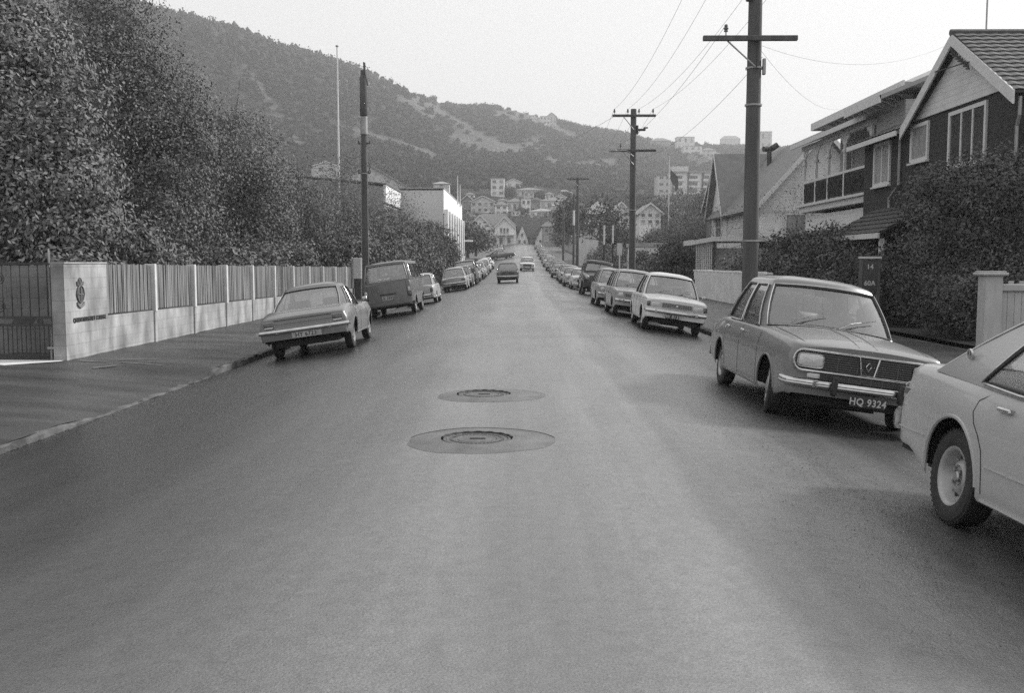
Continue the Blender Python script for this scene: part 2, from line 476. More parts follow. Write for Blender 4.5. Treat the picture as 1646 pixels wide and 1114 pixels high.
        for rg in RG: full.append(rg + [(-p[0], p[1], p[2]) for p in rg[-2:0:-1]])
        N = len(full[0]); s.gN = N
        V = [p for rg in full for p in rg]
        def mirror(j): return N - 1 - j
        gcells = {}
        wins = [('rear_window', [j for j in range(0, nr - 1)] + [mirror(j) for j in range(0, nr - 1)])] if s.rear_glass else []
        f0 = nr + 1 + ns + 1
        wins.append(('windscreen', [j for j in range(f0, f0 + len(fx) - 1)] + [mirror(j) for j in range(f0, f0 + len(fx) - 1)]))
        off = nr + 1
        for wi, (a, b) in enumerate(win):
            if wi in s.blind: continue
            wins.append(('side_window', [j + off for j in range(a, b)])); wins.append(('side_window', [mirror(j + off) for j in range(a, b)]))
        isg = {}
        for k, (nm, js) in enumerate(wins):
            for j in js: isg[j] = k
        gl = [(nm, [], []) for nm, _ in wins]
        F = []
        for i in range(len(rings) - 1):
            for j in range(N):
                q = (i*N+j, i*N+(j+1) % N, (i+1)*N+(j+1) % N, (i+1)*N+j)
                if 1 <= i <= len(rings) - 3 and j in isg: gl[isg[j]][1].append(q)
                else: F.append(q)
        # roof
        base = (len(rings) - 1) * N; top = full[-1]
        ym = sum(p[1] for p in top) / N; prev = base
        lv = [(.02, .018), (.06, .034), (.14, .052), (.3, .075), (.55, .092), (.8, .098)]
        sc = s.crown / .1
        for (f, h) in lv:
            V += [(p[0] * (1 - f), ym + (p[1] - ym) * (1 - f), p[2] + h * sc + (s.edge(p[0], s.wt)) * min(1, f * 2.5)) for p in top]
            F += [(prev+j, prev+(j+1) % N, prev+N+(j+1) % N, prev+N+j) for j in range(N)]; prev += N
        F.append(tuple(prev + j for j in range(N)))
        mb.add(V, F)
        out = []
        nl = len(rings)
        for k, (nm, js) in enumerate(wins):
            qs = gl[k][1]; ids = sorted(set(i for q in qs for i in q)); mp = {a: b for b, a in enumerate(ids)}
            vs = [V[i] for i in ids]; fs = [tuple(mp[i] for i in q) for q in qs]
            if nm == 'side_window' : jj = js if js[0] < N/2 else js[::-1]
            else:
                h = len(js) // 2
                jj = js[h:][::-1] + js[:h] if nm == 'rear_window' else (js[:h] + js[h:][::-1])
            bot = [V[1*N + j] for j in jj] + [V[1*N + (jj[-1] + 1) % N]]
            tp_ = [V[(nl-2)*N + j] for j in jj] + [V[(nl-2)*N + (jj[-1] + 1) % N]]
            lf = [V[i*N + jj[0]] for i in range(1, nl-1)]; rt = [V[i*N + (jj[-1] + 1) % N] for i in range(1, nl-1)]
            loop = bot + rt[1:] + tp_[::-1][1:] + lf[::-1][1:-1]
            out.append((nm, vs, fs, loop))
        return out
    def edge(s, x, wd): return .03 * (abs(x) / wd) ** 3 + s.tumble
    def glass_trim(s, glass, root):
        for nm, vs, fs, loop in glass:
            g = MB().add(vs, fs).build(nm, M['glass'], root, smooth=60)
            t = MB(); c = Vector((0,0,0))
            for p in loop: c += Vector(p)
            c /= len(loop)
            if nm == 'side_window': o = Vector((math.copysign(.006, c.x), 0, 0))
            else: o = Vector((0, math.copysign(.006, c.y - (s.gb[0]+s.gb[1])/2), .004))
            L = [Vector(p) + o for p in loop]
            # round the corners of the surround
            t.tube(L, .014, 6, True); t.build('window_rubber', M['trim_rubber'], g)
            if s.trim:
                L2 = [p + o * 1.6 + (p - c - o).normalized() * .016 for p in L]
                t2 = MB(); t2.tube(L2, .007, 5, True); t2.build('window_trim', M[s.trim], g)
    def wheel(s, root, a, sd_):
        r = s.R; w_ = s.tyre if hasattr(s, 'tyre') else .155; x0 = s.track/2
        m = MB(); m.M = Matrix.Translation((sd_ * x0, a, r)) @ Matrix.Rotation(s.steer if a > 0 else 0, 4, 'Z') @ Matrix.Diagonal((sd_, 1, 1, 1))
        ri = r * .60
        if s.hub == 'steel':
            m.lathe([(ri+.012, .07), (ri+.008, .082), (ri-.006, .078), (ri-.02, .06), (ri-.03, .02), (ri-.045, .0), (ri*.62, .012), (ri*.55, .034), (ri*.42, .046), (ri*.36, .030), (0.001, .030)], n=32)
            for k in range(8):
                an = 2*math.pi*k/8; m.cyl((.02, ri*.73*math.cos(an), ri*.73*math.sin(an)), (.010, ri*.73*math.cos(an), ri*.73*math.sin(an)), .010, n=8)
            cut = len(m.f)
            for k in range(8):
                an = 2*math.pi*(k+.5)/8; m.cyl((.0, ri*.72*math.cos(an), ri*.72*math.sin(an)), (.0135, ri*.72*math.cos(an), ri*.72*math.sin(an)), .014, n=8)
            nb = MB(); nb.M = m.M
            for k in range(4):
                an = 2*math.pi*(k+.5)/4; nb.cyl((.03, .052*math.cos(an), .052*math.sin(an)), (.054, .052*math.cos(an), .052*math.sin(an)), .012, n=6)
            nb.lathe([(.034, .028), (.034, .05), (.026, .058), (.001, .06)], n=16)
        else:
            m.lathe([(ri+.012, .07), (ri+.006, .080), (ri-.008, .074), (ri-.02, .05), (ri*.72, .045), (ri*.66, .066), (ri*.5, .085), (ri*.2, .094), (.001, .096)], n=28)
            cut = len(m.f)
            for k in range(10):
                an = 2*math.pi*k/10; m.box(.046, .0535, ri*.80*math.cos(an)-.008, ri*.80*math.cos(an)+.008, ri*.80*math.sin(an)-.008, ri*.80*math.sin(an)+.008)
            nb = None
        o = m.build('wheel', M['rim'] if s.hub == 'steel' else M['dull_metal'], root, smooth=40, more=[(cut, M['dark'])])
        if nb: nb.build('hub', M['dull_metal'], o, smooth=40)
        t = MB(); t.M = m.M; h = w_/2
        t.lathe([(ri, -h*.8), (r*.78, -h*1.0), (r*.93, -h*.98), (r*.985, -h*.82), (r, -h*.6), (r*1.0, -h*.2), (r*.992, -h*.18), (r*.992, -h*.1), (r, -h*.08), (r, h*.08), (r*.992, h*.1), (r*.992, h*.18), (r, h*.2), (r, h*.6), (r*.985, h*.82), (r*.93, h*.98), (r*.78, h*1.02), (ri+.014, h*.92), (ri, h*.8)], n=40)
        # tread blocks at the shoulder
        for k in range(48):
            an = 2*math.pi*k/48; c_, s_ = math.cos(an), math.sin(an)
            p = Vector((h*.80, (r-.004)*c_, (r-.004)*s_)); t.cyl(p - Vector((.012, 0, 0)), p + Vector((.010, 0, 0)), .009, n=4)
        t.build('tyre', M['rubber'], o, smooth=35)
    # ---- pieces hung on the body
    def bumper(s, root, end, z, h=.10, d=.05, wrap=.35, off=.07, m='chrome', wf=1.0, lines=True, name='bumper'):
        y = s.y1 if end > 0 else s.y0; W_ = s.W * s.tp(y) * wf
        yo = y + end * off + s.sh(y, z); pts = []
        for k in range(13):
            f = -1 + 2*k/12; pts.append((f * (W_ - .06), yo - end * .06 * abs(f) ** 2.5))
        L = [(-W_ - .015, yo - end * wrap)] + [(-W_ - .015, yo - end * .16), (-W_ + .0, yo - end * .09)] + pts + [(W_, yo - end * .09), (W_ + .015, yo - end * .16), (W_ + .015, yo - end * wrap)]
        pr = [(-d, -h/2), (-d*.3, -h/2), (0, -h*.36), (.006, -h*.12), (0, -h*.03), (0, h*.03), (.006, h*.12), (0, h*.36), (-d*.3, h/2), (-d, h/2)] if lines else [(-d, -h/2), (-.2*d, -h/2), (0, -h*.3), (.004, 0), (0, h*.3), (-.2*d, h/2), (-d, h/2)]
        mb = MB(); V = []; n = len(pr)
        for i, p in enumerate(L):
            a = L[max(i-1, 0)]; b = L[min(i+1, len(L)-1)]
            t = Vector((b[0]-a[0], b[1]-a[1])).normalized(); nn = Vector((t.y, -t.x)) * (-end)
            V += [(p[0] + nn.x*q[0], p[1] + nn.y*q[0], z + q[1]) for q in pr]
        F = [(i*n+k, i*n+(k+1) % n, (i+1)*n+(k+1) % n, (i+1)*n+k) for i in range(len(L)-1) for k in range(n)]
        F += [tuple(range(n)), tuple(range((len(L)-1)*n, len(L)*n))]
        mb.add(V, F)
        for x in (-.5, .5): mb.box(x-.03, x+.03, *(sorted((y - end*.05, yo - end*.02))), z-.03, z+.03)
        return mb.build(name, M[m], root, smooth=40)
    def fy(s, z, end, x=0):
        """front or rear face at height z"""
        y = s.y1 if end > 0 else s.y0
        return y + s.sh(y, z)
    def plate(s, root, end, x, z, text, w_=.36, h=.115, dark=True, y=None, size=None):
        yy = (s.fy(z, end) if y is None else y) + end * .012
        mb = MB(); mb.rbox(x - w_/2, x + w_/2, yy - .006, yy + .006, z - h/2, z + h/2, .004)
        p = mb.build('number_plate', M['plate_black' if dark else 'plate_silver'], root)
        if text:
            o = text_mesh('plate_text', text, size or h * .98, M['text_white' if dark else 'text_black'], None, .0015, 1.08, .002)
            o.parent = p; o.location = (x, yy + end * .0085, z); o.rotation_euler = (math.pi/2, 0, math.pi if end > 0 else 0); o.scale = (.92, 1, 1)
        return p
    def lamp(s, root, end, x, z, w_, h, name, m='lens', y=None, t=.03, round_=False, rim='chrome'):
        yy = s.fy(z, end) if y is None else y
        mb = MB()
        if round_:
            mb.lathe([(w_/2, 0), (w_/2*.96, end*t*.5), (w_/2*.7, end*t), (w_/2*.35, end*t*1.25), (.001, end*t*1.32)], (x, yy, z), 'y', 20)
        else:
            n = 24; V = []
            for lv, (f, d_) in enumerate(((1, 0), (.985, t*.5), (.9, t), (.6, t*1.2), (.01, t*1.28))):
                for k in range(n):
                    a = 2*math.pi*k/n; c_, s_ = math.cos(a), math.sin(a); e = .35
                    V.append((x + math.copysign(abs(c_)**e, c_)*w_/2*f, yy + end*d_, z + math.copysign(abs(s_)**e, s_)*h/2*f))
            F = [(l*n+k, l*n+(k+1) % n, (l+1)*n+(k+1) % n, (l+1)*n+k) for l in range(4) for k in range(n)]
            mb.add(V, F)
        o = mb.build(name, M[m], root, smooth=50)
        if rim:
            r_ = MB(); n = 24; e = 1 if round_ else .35; hh = w_ if round_ else h
            r_.tube([(x + math.copysign(abs(math.cos(a))**e, math.cos(a))*(w_/2+.006), yy + end*.006, z + math.copysign(abs(math.sin(a))**e, math.sin(a))*(hh/2+.006)) for a in [2*math.pi*k/n for k in range(n)]], .007, 5, True)
            r_.build('lamp_rim', M[rim], o)
        return o
    def strip(s, root, z, y0, y1, r=.008, m='chrome', name='side_trim', dz=0):
        for sd_ in (-1, 1):
            mb = MB(); mb.tube([(sd_ * (s.sx(y, z(y) if callable(z) else z) + .003), y, z(y) if callable(z) else z) for y in np.linspace(y0, y1, 14)], r, 5)
            mb.build(name, M[m], root)
    def grille(s, root, x0, x1, z0, z1, nslat=8, nv=0, y=None, m='dark', ms='dull_metal', frame='chrome'):
        y = s.fy((z0+z1)/2, 1) if y is None else y
        g = MB().box(x0, x1, y - .02, y + .006, z0, z1).build('grille', M[m], root)
        sl = MB()
        for k in range(nslat):
            z = z0 + (z1 - z0) * (k + .7) / (nslat + .4); sl.box(x0 + .01, x1 - .01, y + .006, y + .014, z - .0035, z + .0035)
        for k in range(nv):
            x = x0 + (x1 - x0) * (k + 1) / (nv + 1); sl.box(x - .003, x + .003, y + .007, y + .0125, z0, z1)
        sl.build('grille_slats', M[ms], g)
        if frame:
            f = MB(); f.tube([(x0, y+.01, z0+.02), (x0+.02, y+.01, z0), (x1-.02, y+.01, z0), (x1, y+.01, z0+.02), (x1, y+.01, z1-.02), (x1-.02, y+.01, z1), (x0+.02, y+.01, z1), (x0, y+.01, z1-.02)], .008, 5, True)
            f.build('grille_frame', M[frame], g)
        return g
    def wipers(s, root, dirs=1):
        for x0 in (-.05, .52):
            m = MB(); y = s.gb[1] + .0; z = s.topz(x0*.9, y) + .015
            x1 = x0 - .36 * dirs
            def sc(x, f):
                yy = s.gb[1] + (s.gt[1] - s.gb[1]) * f - s.curv_f * (abs(x)/s.wb)**2.2 + .03
                z0 = s.topz(x, yy) - .03; return (x, yy, z0 + (s.zr - z0) * f + .025)
            a = (x0, s.gb[1] + .03 - s.curv_f*(abs(x0)/s.wb)**2.2, s.topz(x0, s.gb[1]) + .012); b = sc(x0 - .28*dirs, .24)
            m.tube([a, ((a[0]+b[0])/2, (a[1]+b[1])/2, (a[2]+b[2])/2 + .02), b], .006, 5)
            m.tube([sc(x0 - .06*dirs, .12), sc(x0 - .28*dirs, .235), sc(x0 - .47*dirs, .33)], .0055, 4)
            m.build('wiper', M['dull_metal'], root)
    def mirror(s, root, side, y, big=False):
        z = s.zs(y) + .08; x = s.sx(y, s.zs(y)-.05)
        m = MB(); m.rbox(side*(x+.06) - .055, side*(x+.06) + .055, y - .03, y + .03, z - .04, z + .04, .015); m.tube([(side*(x-.03), y, z - .09), (side*(x+.05), y, z - .03)], .008, 5)
        m.build('wing_mirror', M['chrome'], root, smooth=40)

def common(c, **k):
    for a, b in dict(wheel_side=-1, rear_glass=True, blind=(), doors=(), seams=(), handles=()).items():
        if not hasattr(c, a): setattr(c, a, b)
    return c

def make_renault():
    c = common(Car(steer=-R(12), W=.815, R=.287, arch=.335, track=1.33, axle=(-1.22, 1.22), crease=.66, kb=.075, kt=.075, body='paint_mid', tumble=0,
        shoulder=[(-2.26,.70),(-2.0,.80),(-1.6,.87),(-1.1,.905),(0,.905),(.8,.895),(1.5,.86),(1.9,.825),(2.0,.80)],
        top=[(-2.26,.72),(-2.0,.84),(-1.6,.92),(-1.1,.93),(0,.93),(.8,.955),(1.4,.925),(1.85,.865),(2.0,.82)],
        plan=[(-2.26,.90),(-1.7,.97),(-.9,1.),(.9,1.),(1.6,.985),(2.0,.95)],
        gb=(-1.48,.80), gt=(-1.05,.30), wb=.745, wt=.585, zr=1.445, crown=.066, curv_f=.14, curv_r=.12, apill=.045, cpill=.13, split=(0,.46,1.), bpill=.05,
        doors=(-.98,-.12,.80), handles=(-.80,.0), seams=((.86,1.98,-1),(.86,1.98,1)), lean_f=.05, hub='dish', front_frac=.93, bot_f=.30, sill=.235, rs=.07))
    r = c.build()
    y = c.fy(.70, 1)
    # grille panel with both lamps inside one bright surround
    g = c.grille(r, -.70, .70, .575, .74, 7, 6, y=y+.012, frame=None, ms='grille_bar')
    f = MB()
    P = []
    for (cx, a0, a1) in ((.655, -90, 90), (-.655, 90, 270)):
        for a in np.linspace(a0, a1, 9): P.append((cx + .085*math.cos(R(a)), y + .03, .658 + .10*math.sin(R(a))))
    f.tube(P, .012, 6, True); f.build('grille_frame', M['chrome'], g)
    c.grille(r, -.50, .50, .475, .54, 3, 8, y=y+.008, frame=None, ms='grille_bar')
    for x in (-.575, .575): c.lamp(r, 1, x, .658, .245, .125, 'headlight', y=y+.03, t=.035)
    # shield with a lozenge badge
    b = MB(); b.tube([(-.10, y+.045, .75), (-.065, y+.045, .575), (.065, y+.045, .575), (.10, y+.045, .75)], .009, 5)
    b.tube([(0, y+.048, .71), (.026, y+.048, .665), (0, y+.048, .62), (-.026, y+.048, .665)], .008, 4, True)
    b.build('badge', M['chrome'], r)
    for x in (-.52, .52): c.lamp(r, 1, x, .51, .13, .05, 'indicator', 'lens', y=y+.008, t=.015, rim=None)
    c.bumper(r, 1, .43, h=.085, off=.10, wrap=.32)
    for x in (-.33, .33): MB().rbox(x-.03, x+.03, y+.09, y+.14, .34, .53, .015).build('overrider', M['dark'], r, smooth=40)
    c.plate(r, 1, -.02, .315, 'HQ 9324', w_=.34, h=.105, y=y+.09, size=.098)
    # valance
    c.bumper(r, -1, .48, off=.08)
    c.lamp(r, -1, -.58, .62, .22, .10, 'tail_lamp', 'lens_dark'); c.lamp(r, -1, .58, .62, .22, .10, 'tail_lamp', 'lens_dark')
    c.strip(r, .262, -.80, .84, .010)
    c.strip(r, .885, -.9, .6, .006)
    c.wipers(r, 1)
    # bonnet crease lines and mirror inside, sticker
    h = MB()
    for x in (-.07, .07): h.tube([(x*1.3, yy, c.topz(x, yy) + .001) for yy in np.linspace(1.0, 1.96, 10)], .006, 5)
    h.build('bonnet_ridge', M['paint_mid'], r)
    mi = MB(); mi.rbox(-.11, .11, .26, .29, 1.30, 1.36, .01); mi.cyl((0, .28, 1.36), (0, .30, 1.44), .008); mi.build('rear_view_mirror', M['dark'], r)
    return r

def make_coke_sedan():
    c = common(Car(W=.885, R=.295, arch=.325, track=1.44, axle=(-1.29, 1.29), crease=.60, kb=.10, kt=.09, body='paint_silver',
        shoulder=[(-2.18,.78),(-1.9,.845),(-1.35,.90),(-.8,.87),(-.3,.80),(.3,.80),(.9,.84),(1.6,.83),(2.1,.76)],
        top=[(-2.18,.80),(-1.9,.87),(-1.4,.93),(-.8,.90),(0,.86),(.8,.90),(1.5,.87),(2.1,.79)],
        plan=[(-2.18,.965),(-1.7,.985),(-1.2,1.),(-.3,.955),(.4,.95),(1.2,.99),(1.7,.96),(2.1,.90)],
        gb=(-1.66,.78), gt=(-.86,.22), wb=.72, wt=.56, zr=1.315, crown=.07, curv_f=.14, curv_r=.12, apill=.03, cpill=.22, split=(0,.42,1.), bpill=.03,
        doors=(-.92,-.10,.86), handles=(-.72,.08), lean_r=-.13, lean_f=.05, hub='dish', rear_frac=.90, bot_r=.36, sill=.24, bulge=.012, t1=.05))
    r = c.build()
    for sg in (-1, 1):
        c.lamp(r, -1, sg*.66, .66, .20, .125, 'tail_lamp', 'lens_dark', y=c.fy(.66,-1)+.005, t=.02, rim='dull_metal')
        c.lamp(r, -1, sg*.66, .625, .17, .03, 'reversing_lamp', 'lens', y=c.fy(.62,-1)-.022, t=.008, rim=None)
    c.bumper(r, -1, .535, h=.075, off=.08, wrap=.14, lines=False, wf=1.02)
    t = MB(); yy = c.fy(.7, -1) - .004
    for z in (.765, .685, .60): t.box(-.56, .56, yy - .012, yy + .01, z-.004, z+.004)
    t.tube([(-.03, yy-.01, .63), (0, yy-.012, .60), (.03, yy-.01, .63)], .004, 4)
    t.build('boot_trim', M['dull_metal'], r)
    c.plate(r, -1, .04, .435, 'HY 6723', w_=.40, h=.11, dark=False, y=c.fy(.43,-1)-.03, size=.115)
    MB().rbox(-.24, .33, c.fy(.43,-1)-.032, c.fy(.43,-1)+.03, .375, .50, .01).build('plate_backing', M['paint_light'], r)
    c.bumper(r, 1, .50, off=.07)
    c.grille(r, -.45, .45, .60, .70, 5)
    for x in (-.58, .58): c.lamp(r, 1, x, .655, .16, .16, 'headlight', round_=True)
    c.strip(r, .275, -.9, .9, .008, 'dull_metal')
    st = MB(); st.M = Matrix.Translation((-.50, -1.50, 1.0)) @ Matrix.Rotation(R(8), 4, 'Y')
    st.box(-.11, .11, -.006, .0, -.02, .02); 
    c.mirror(r, 1, .72)
    return r

def make_van():
    c = common(Car(W=.84, R=.30, arch=.335, track=1.40, axle=(-1.15, 1.15), crease=.80, kb=.05, kt=.03, body='paint_grey', rs=.04,
        shoulder=[(-2.15,1.16),(-1,1.17),(0,1.17),(1.6,1.16),(2.05,1.10)], top=[(-2.15,1.17),(0,1.19),(2.05,1.12)],
        plan=[(-2.15,.97),(-1.6,1.),(1.2,1.),(2.05,.92)],
        gb=(-2.13,2.05), gt=(-1.96,1.55), wb=.815, wt=.70, zr=1.83, crown=.07, curv_f=.15, curv_r=.05, apill=.06, cpill=.07, split=(0,.36,.68,1.), bpill=.05,
        doors=(.45,1.5), handles=(.55,), lean_r=-.05, rear_frac=.88, front_frac=.93, t1=.12, t2=.88, bot_r=.34, sill=.30, bulge=.01, hub='dish'))
    r = c.build('parked_van')
    for sg in (-1, 1):
        c.lamp(r, -1, sg*.74, .86, .10, .17, 'tail_lamp', 'lens', t=.015, rim='dark'); c.lamp(r, -1, sg*.74, .70, .11, .15, 'tail_lamp', 'lens_dark', t=.02, rim='dark')
    c.plate(r, -1, -.02, .63, 'LR 3992', w_=.40, h=.13, dark=False, size=.13)
    yy = c.fy(.7, -1)
    t = MB(); t.box(-.28, .28, yy-.03, yy+.01, .755, .785); t.build('tailgate_handle', M['dark'], r)
    g = MB(); g.tube([(-.72, yy-.004, .58), (-.70, yy-.004, 1.15)], .005, 4); g.tube([(.66, yy-.004, .50), (.66, yy-.004, 1.15)], .005, 4); g.tube([(-.70, yy-.004, .50), (.66, yy-.004, .50)], .005, 4); g.build('tailgate_gap', M['dark'], r)
    c.bumper(r, -1, .40, h=.10, off=.05, m='paint_dark', wrap=.12, lines=False)
    c.bumper(r, 1, .42, off=.06)
    k = MB(); zz = 1.27; 
    k.box(-.28, -.12, -2.105, -2.10, zz, zz+.05); k.box(-.07, .14, -2.105, -2.10, zz+.005, zz+.045); k.build('window_sticker', M['paint_white'], r)
    for x in (-.6, .6): c.lamp(r, 1, x, .75, .17, .17, 'headlight', round_=True)
    c.mirror(r, 1, 1.55)
    return r

def make_square_sedan(body='paint_white', name='parked_car', plate='JW 8133', wagon=False, roundlamp=False, black=True):
    k = dict(W=.80, R=.285, arch=.33, track=1.30, axle=(-1.25, 1.25), crease=.70, kb=.075, kt=.05, body=body,
        shoulder=[(-2.12,.80),(-1.6,.845),(-.8,.86),(0,.86),(.8,.86),(1.5,.84),(2.0,.79)],
        top=[(-2.12,.82),(-1.7,.88),(-.8,.89),(.8,.915),(1.5,.885),(2.0,.80)],
        plan=[(-2.12,.93),(-1.5,.985),(-.6,1.),(.8,1.),(1.5,.98),(2.0,.94)],
        gb=(-1.45,.82), gt=(-1.05,.25), wb=.73, wt=.56, zr=1.41, crown=.065, curv_f=.13, curv_r=.10, apill=.045, cpill=.15, split=(0,.45,1.), bpill=.035,
        doors=(-.85,-.05,.85), handles=(-.66,.14), lean_f=.0, lean_r=.0, rear_frac=.88, hub='steel' if not wagon else 'dish', sill=.235, bot_f=.33, bot_r=.33)
    if wagon:
        k.update(gb=(-2.05,.82), gt=(-1.75,.28), cpill=.04, split=(0,.33,.66,1.), zr=1.44, crown=.055)
    c = common(Car(**k)); r = c.build(name)
    y = c.fy(.65, 1)
    if roundlamp:
        c.grille(r, -.46, .46, .60, .72, 5, 6, y=y+.01)
        for x in (-.60, .60): c.lamp(r, 1, x, .66, .17, .17, 'headlight', y=y+.012, round_=True)
        for x in (-.60, .60): c.lamp(r, 1, x, .52, .12, .05, 'indicator', y=y+.01, rim=None)
    else:
        c.grille(r, -.36, .36, .60, .72, 6, 12, y=y+.010, frame='dull_metal')
        MB().lathe([(.03, 0), (.028, .01), (.001, .014)], (0, y+.02, .66), 'y', 14).build('badge', M['chrome'], r)
        for sg in (-1, 1):
            c.lamp(r, 1, sg*.52, .66, .25, .125, 'headlight', y=y+.010, t=.02, rim='chrome')
            c.lamp(r, 1, sg*.70, .66, .095, .125, 'indicator', 'lens_dark', y=y-.004, t=.03, rim=None)
    c.bumper(r, 1, .50, h=.08, off=.08, wrap=.28, lines=False)
    if plate: c.plate(r, 1, .08, .40, plate, y=y+.045, dark=black)
    c.bumper(r, -1, .50, h=.08, off=.08, wrap=.28, lines=False)
    for sg in (-1, 1): c.lamp(r, -1, sg*.60, .66, .24, .09, 'tail_lamp', 'lens_dark', t=.015, rim='dull_metal')
    if plate: c.plate(r, -1, 0, .41, plate, dark=black)
    c.strip(r, .775, -2.0, 1.9, .008, 'dull_metal')
    c.wipers(r, 1)
    c.mirror(r, -1, .72); 
    return r

def make_near_sedan():
    c = common(Car(W=.80, R=.293, arch=.365, track=1.335, axle=(-1.24, 1.24), crease=.60, kb=.07, kt=.10, body='paint_offwhite', tyre=.175,
        shoulder=[(-2.22,.86),(-2.13,.915),(-1.9,.925),(-1.3,.905),(-.7,.89),(0,.87),(.8,.86),(1.5,.84),(1.9,.80)],
        top=[(-2.22,.88),(-2.13,.94),(-1.9,.955),(-1.4,.95),(0,.89),(.8,.90),(1.5,.88),(1.9,.82)],
        plan=[(-2.22,.915),(-2.0,.955),(-1.5,.99),(-1.2,1.0),(-.3,.985),(.8,1.),(1.5,.98),(1.9,.93)],
        gb=(-1.88,.80), gt=(-.95,.25), wb=.735, wt=.57, zr=1.37, crown=.065, curv_f=.13, curv_r=.11, apill=.045, cpill=.27, split=(0,.40,1.), bpill=.03,
        doors=(-.05,.82), handles=(-.68,.12), lean_r=.06, rear_frac=.90, hub='steel', sill=.225, bot_r=.35, rs=.09))
    r = c.build()
    # rear door shut line curving over the wheel
    g = MB()
    for sd_ in (-1, 1):
        P = []
        for yy, zz in ((-.90,.85),(-1.02,.79),(-1.03,.72),(-.98,.66),(-.90,.60),(-.84,.52),(-.82,.42),(-.81,.28)): P.append((sd_*(c.sx(yy, zz) - .0005), yy, zz))
        g.tube(P, .0045, 5)
    g.build('door_gap', M['dark'], r)
    c.bumper(r, -1, .50, h=.15, off=.17, d=.09, wrap=.16, lines=False, wf=1.0)
    for sg in (-1, 1):
        MB().rbox(sg*(c.sx(-2.12,.72))-.006, sg*(c.sx(-2.12,.72))+.008, -2.16, -2.06, .685, .735, .004).build('side_marker', M['lens_dark'], r)
        c.lamp(r, -1, sg*.55, .70, .30, .12, 'tail_lamp', 'lens_dark', t=.02)
        e = MB(); yb, zb_ = -1.28, .975
        e.M = Matrix.Translation((sg*.715, -1.32, 1.045)) @ Matrix.Rotation(sg*R(16), 4, 'Y') @ Matrix.Diagonal((sg, 1, 1, 1))
        e.lathe([(.034, 0), (.034, .012), (.026, .012), (.026, .005), (.001, .005)], (0, 0, 0), 'x', 18); e.box(.0, .012, -.008, .008, -.028, .028)
        e.build('pillar_badge', M['chrome'], r)
    c.strip(r, lambda y: .44, -.78, .80, .006, 'paint_offwhite', 'body_crease')
    c.strip(r, .245, -.80, .85, .012, 'paint_offwhite', 'sill_moulding')
    for sd_ in (-1, 1):
        mb = MB(); mb.tube([(sd_*(c.sx(y, .46 + .02*(y+2.2)) + .001), y, .46 + .02*(y+2.2)) for y in np.linspace(-2.18, -1.63, 8)], .006, 5)
        mb.build('rear_crease', M['paint_offwhite'], r)
    c.bumper(r, 1, .50, off=.08); c.grille(r, -.45, .45, .60, .72)
    for x in (-.58, .58): c.lamp(r, 1, x, .66, .17, .17, 'headlight', round_=True)
    c.plate(r, -1, 0, .42, '')
    return r

def make_old_truck():
    c = common(Car(W=.88, R=.345, arch=.41, track=1.42, axle=(-1.30, 1.30), crease=.80, kb=.05, kt=.05, body='paint_black', rs=.11,
        shoulder=[(-2.2,1.10),(-1,1.18),(0,1.18),(.7,1.16),(1.4,1.12),(1.95,1.02)], top=[(-2.2,1.14),(0,1.22),(.75,1.26),(1.4,1.22),(1.95,1.06)],
        plan=[(-2.2,.93),(-1.5,1.),(.3,1.),(1.2,.98),(1.95,.90)],
        gb=(-2.1,.72), gt=(-1.95,.48), wb=.80, wt=.70, zr=1.78, crown=.13, curv_f=.14, curv_r=.08, apill=.06, cpill=.10, split=(0,.5,1.), bpill=.06,
        doors=(-.3,.6), handles=(-.2,), front_frac=.90, t1=.14, t2=.84, sill=.36, bot_f=.42, bot_r=.42, hub='dish', trim=None))
    r = c.build('parked_van')
    y = c.fy(.8, 1)
    for sg in (-1, 1): c.lamp(r, 1, sg*.66, .95, .19, .19, 'headlight', y=y+.03, t=.05, round_=True)
    g = c.grille(r, -.40, .40, .60, .86, 3, 0, y=y+.02, frame='dull_metal')
    MB().lathe([(.05, 0), (.045, .015), (.001, .02)], (-.28, y+.03, .78), 'y', 16).build('badge', M['chrome'], r)
    MB().rbox(-.26, .30, y-.30, y+.0, 1.11, 1.17, .02).build('bonnet_scoop', M['dark'], r)
    c.bumper(r, 1, .50, h=.12, off=.10, m='dark', wrap=.2, lines=False)
    MB().box(-.016, .016, .70, .76, 1.30, 1.68).build('windscreen_divider', M['dark'], r)
    rr = MB(); rr.tube([(x, .56 - .14*(abs(x)/.7)**2, 1.80 + .06*(1-(x/.7)**2)) for x in np.linspace(-.72, .72, 13)], .028, 8); rr.build('roof_peak', M['paint_light'], r)
    c.mirror(r, -1, .55)
    return r

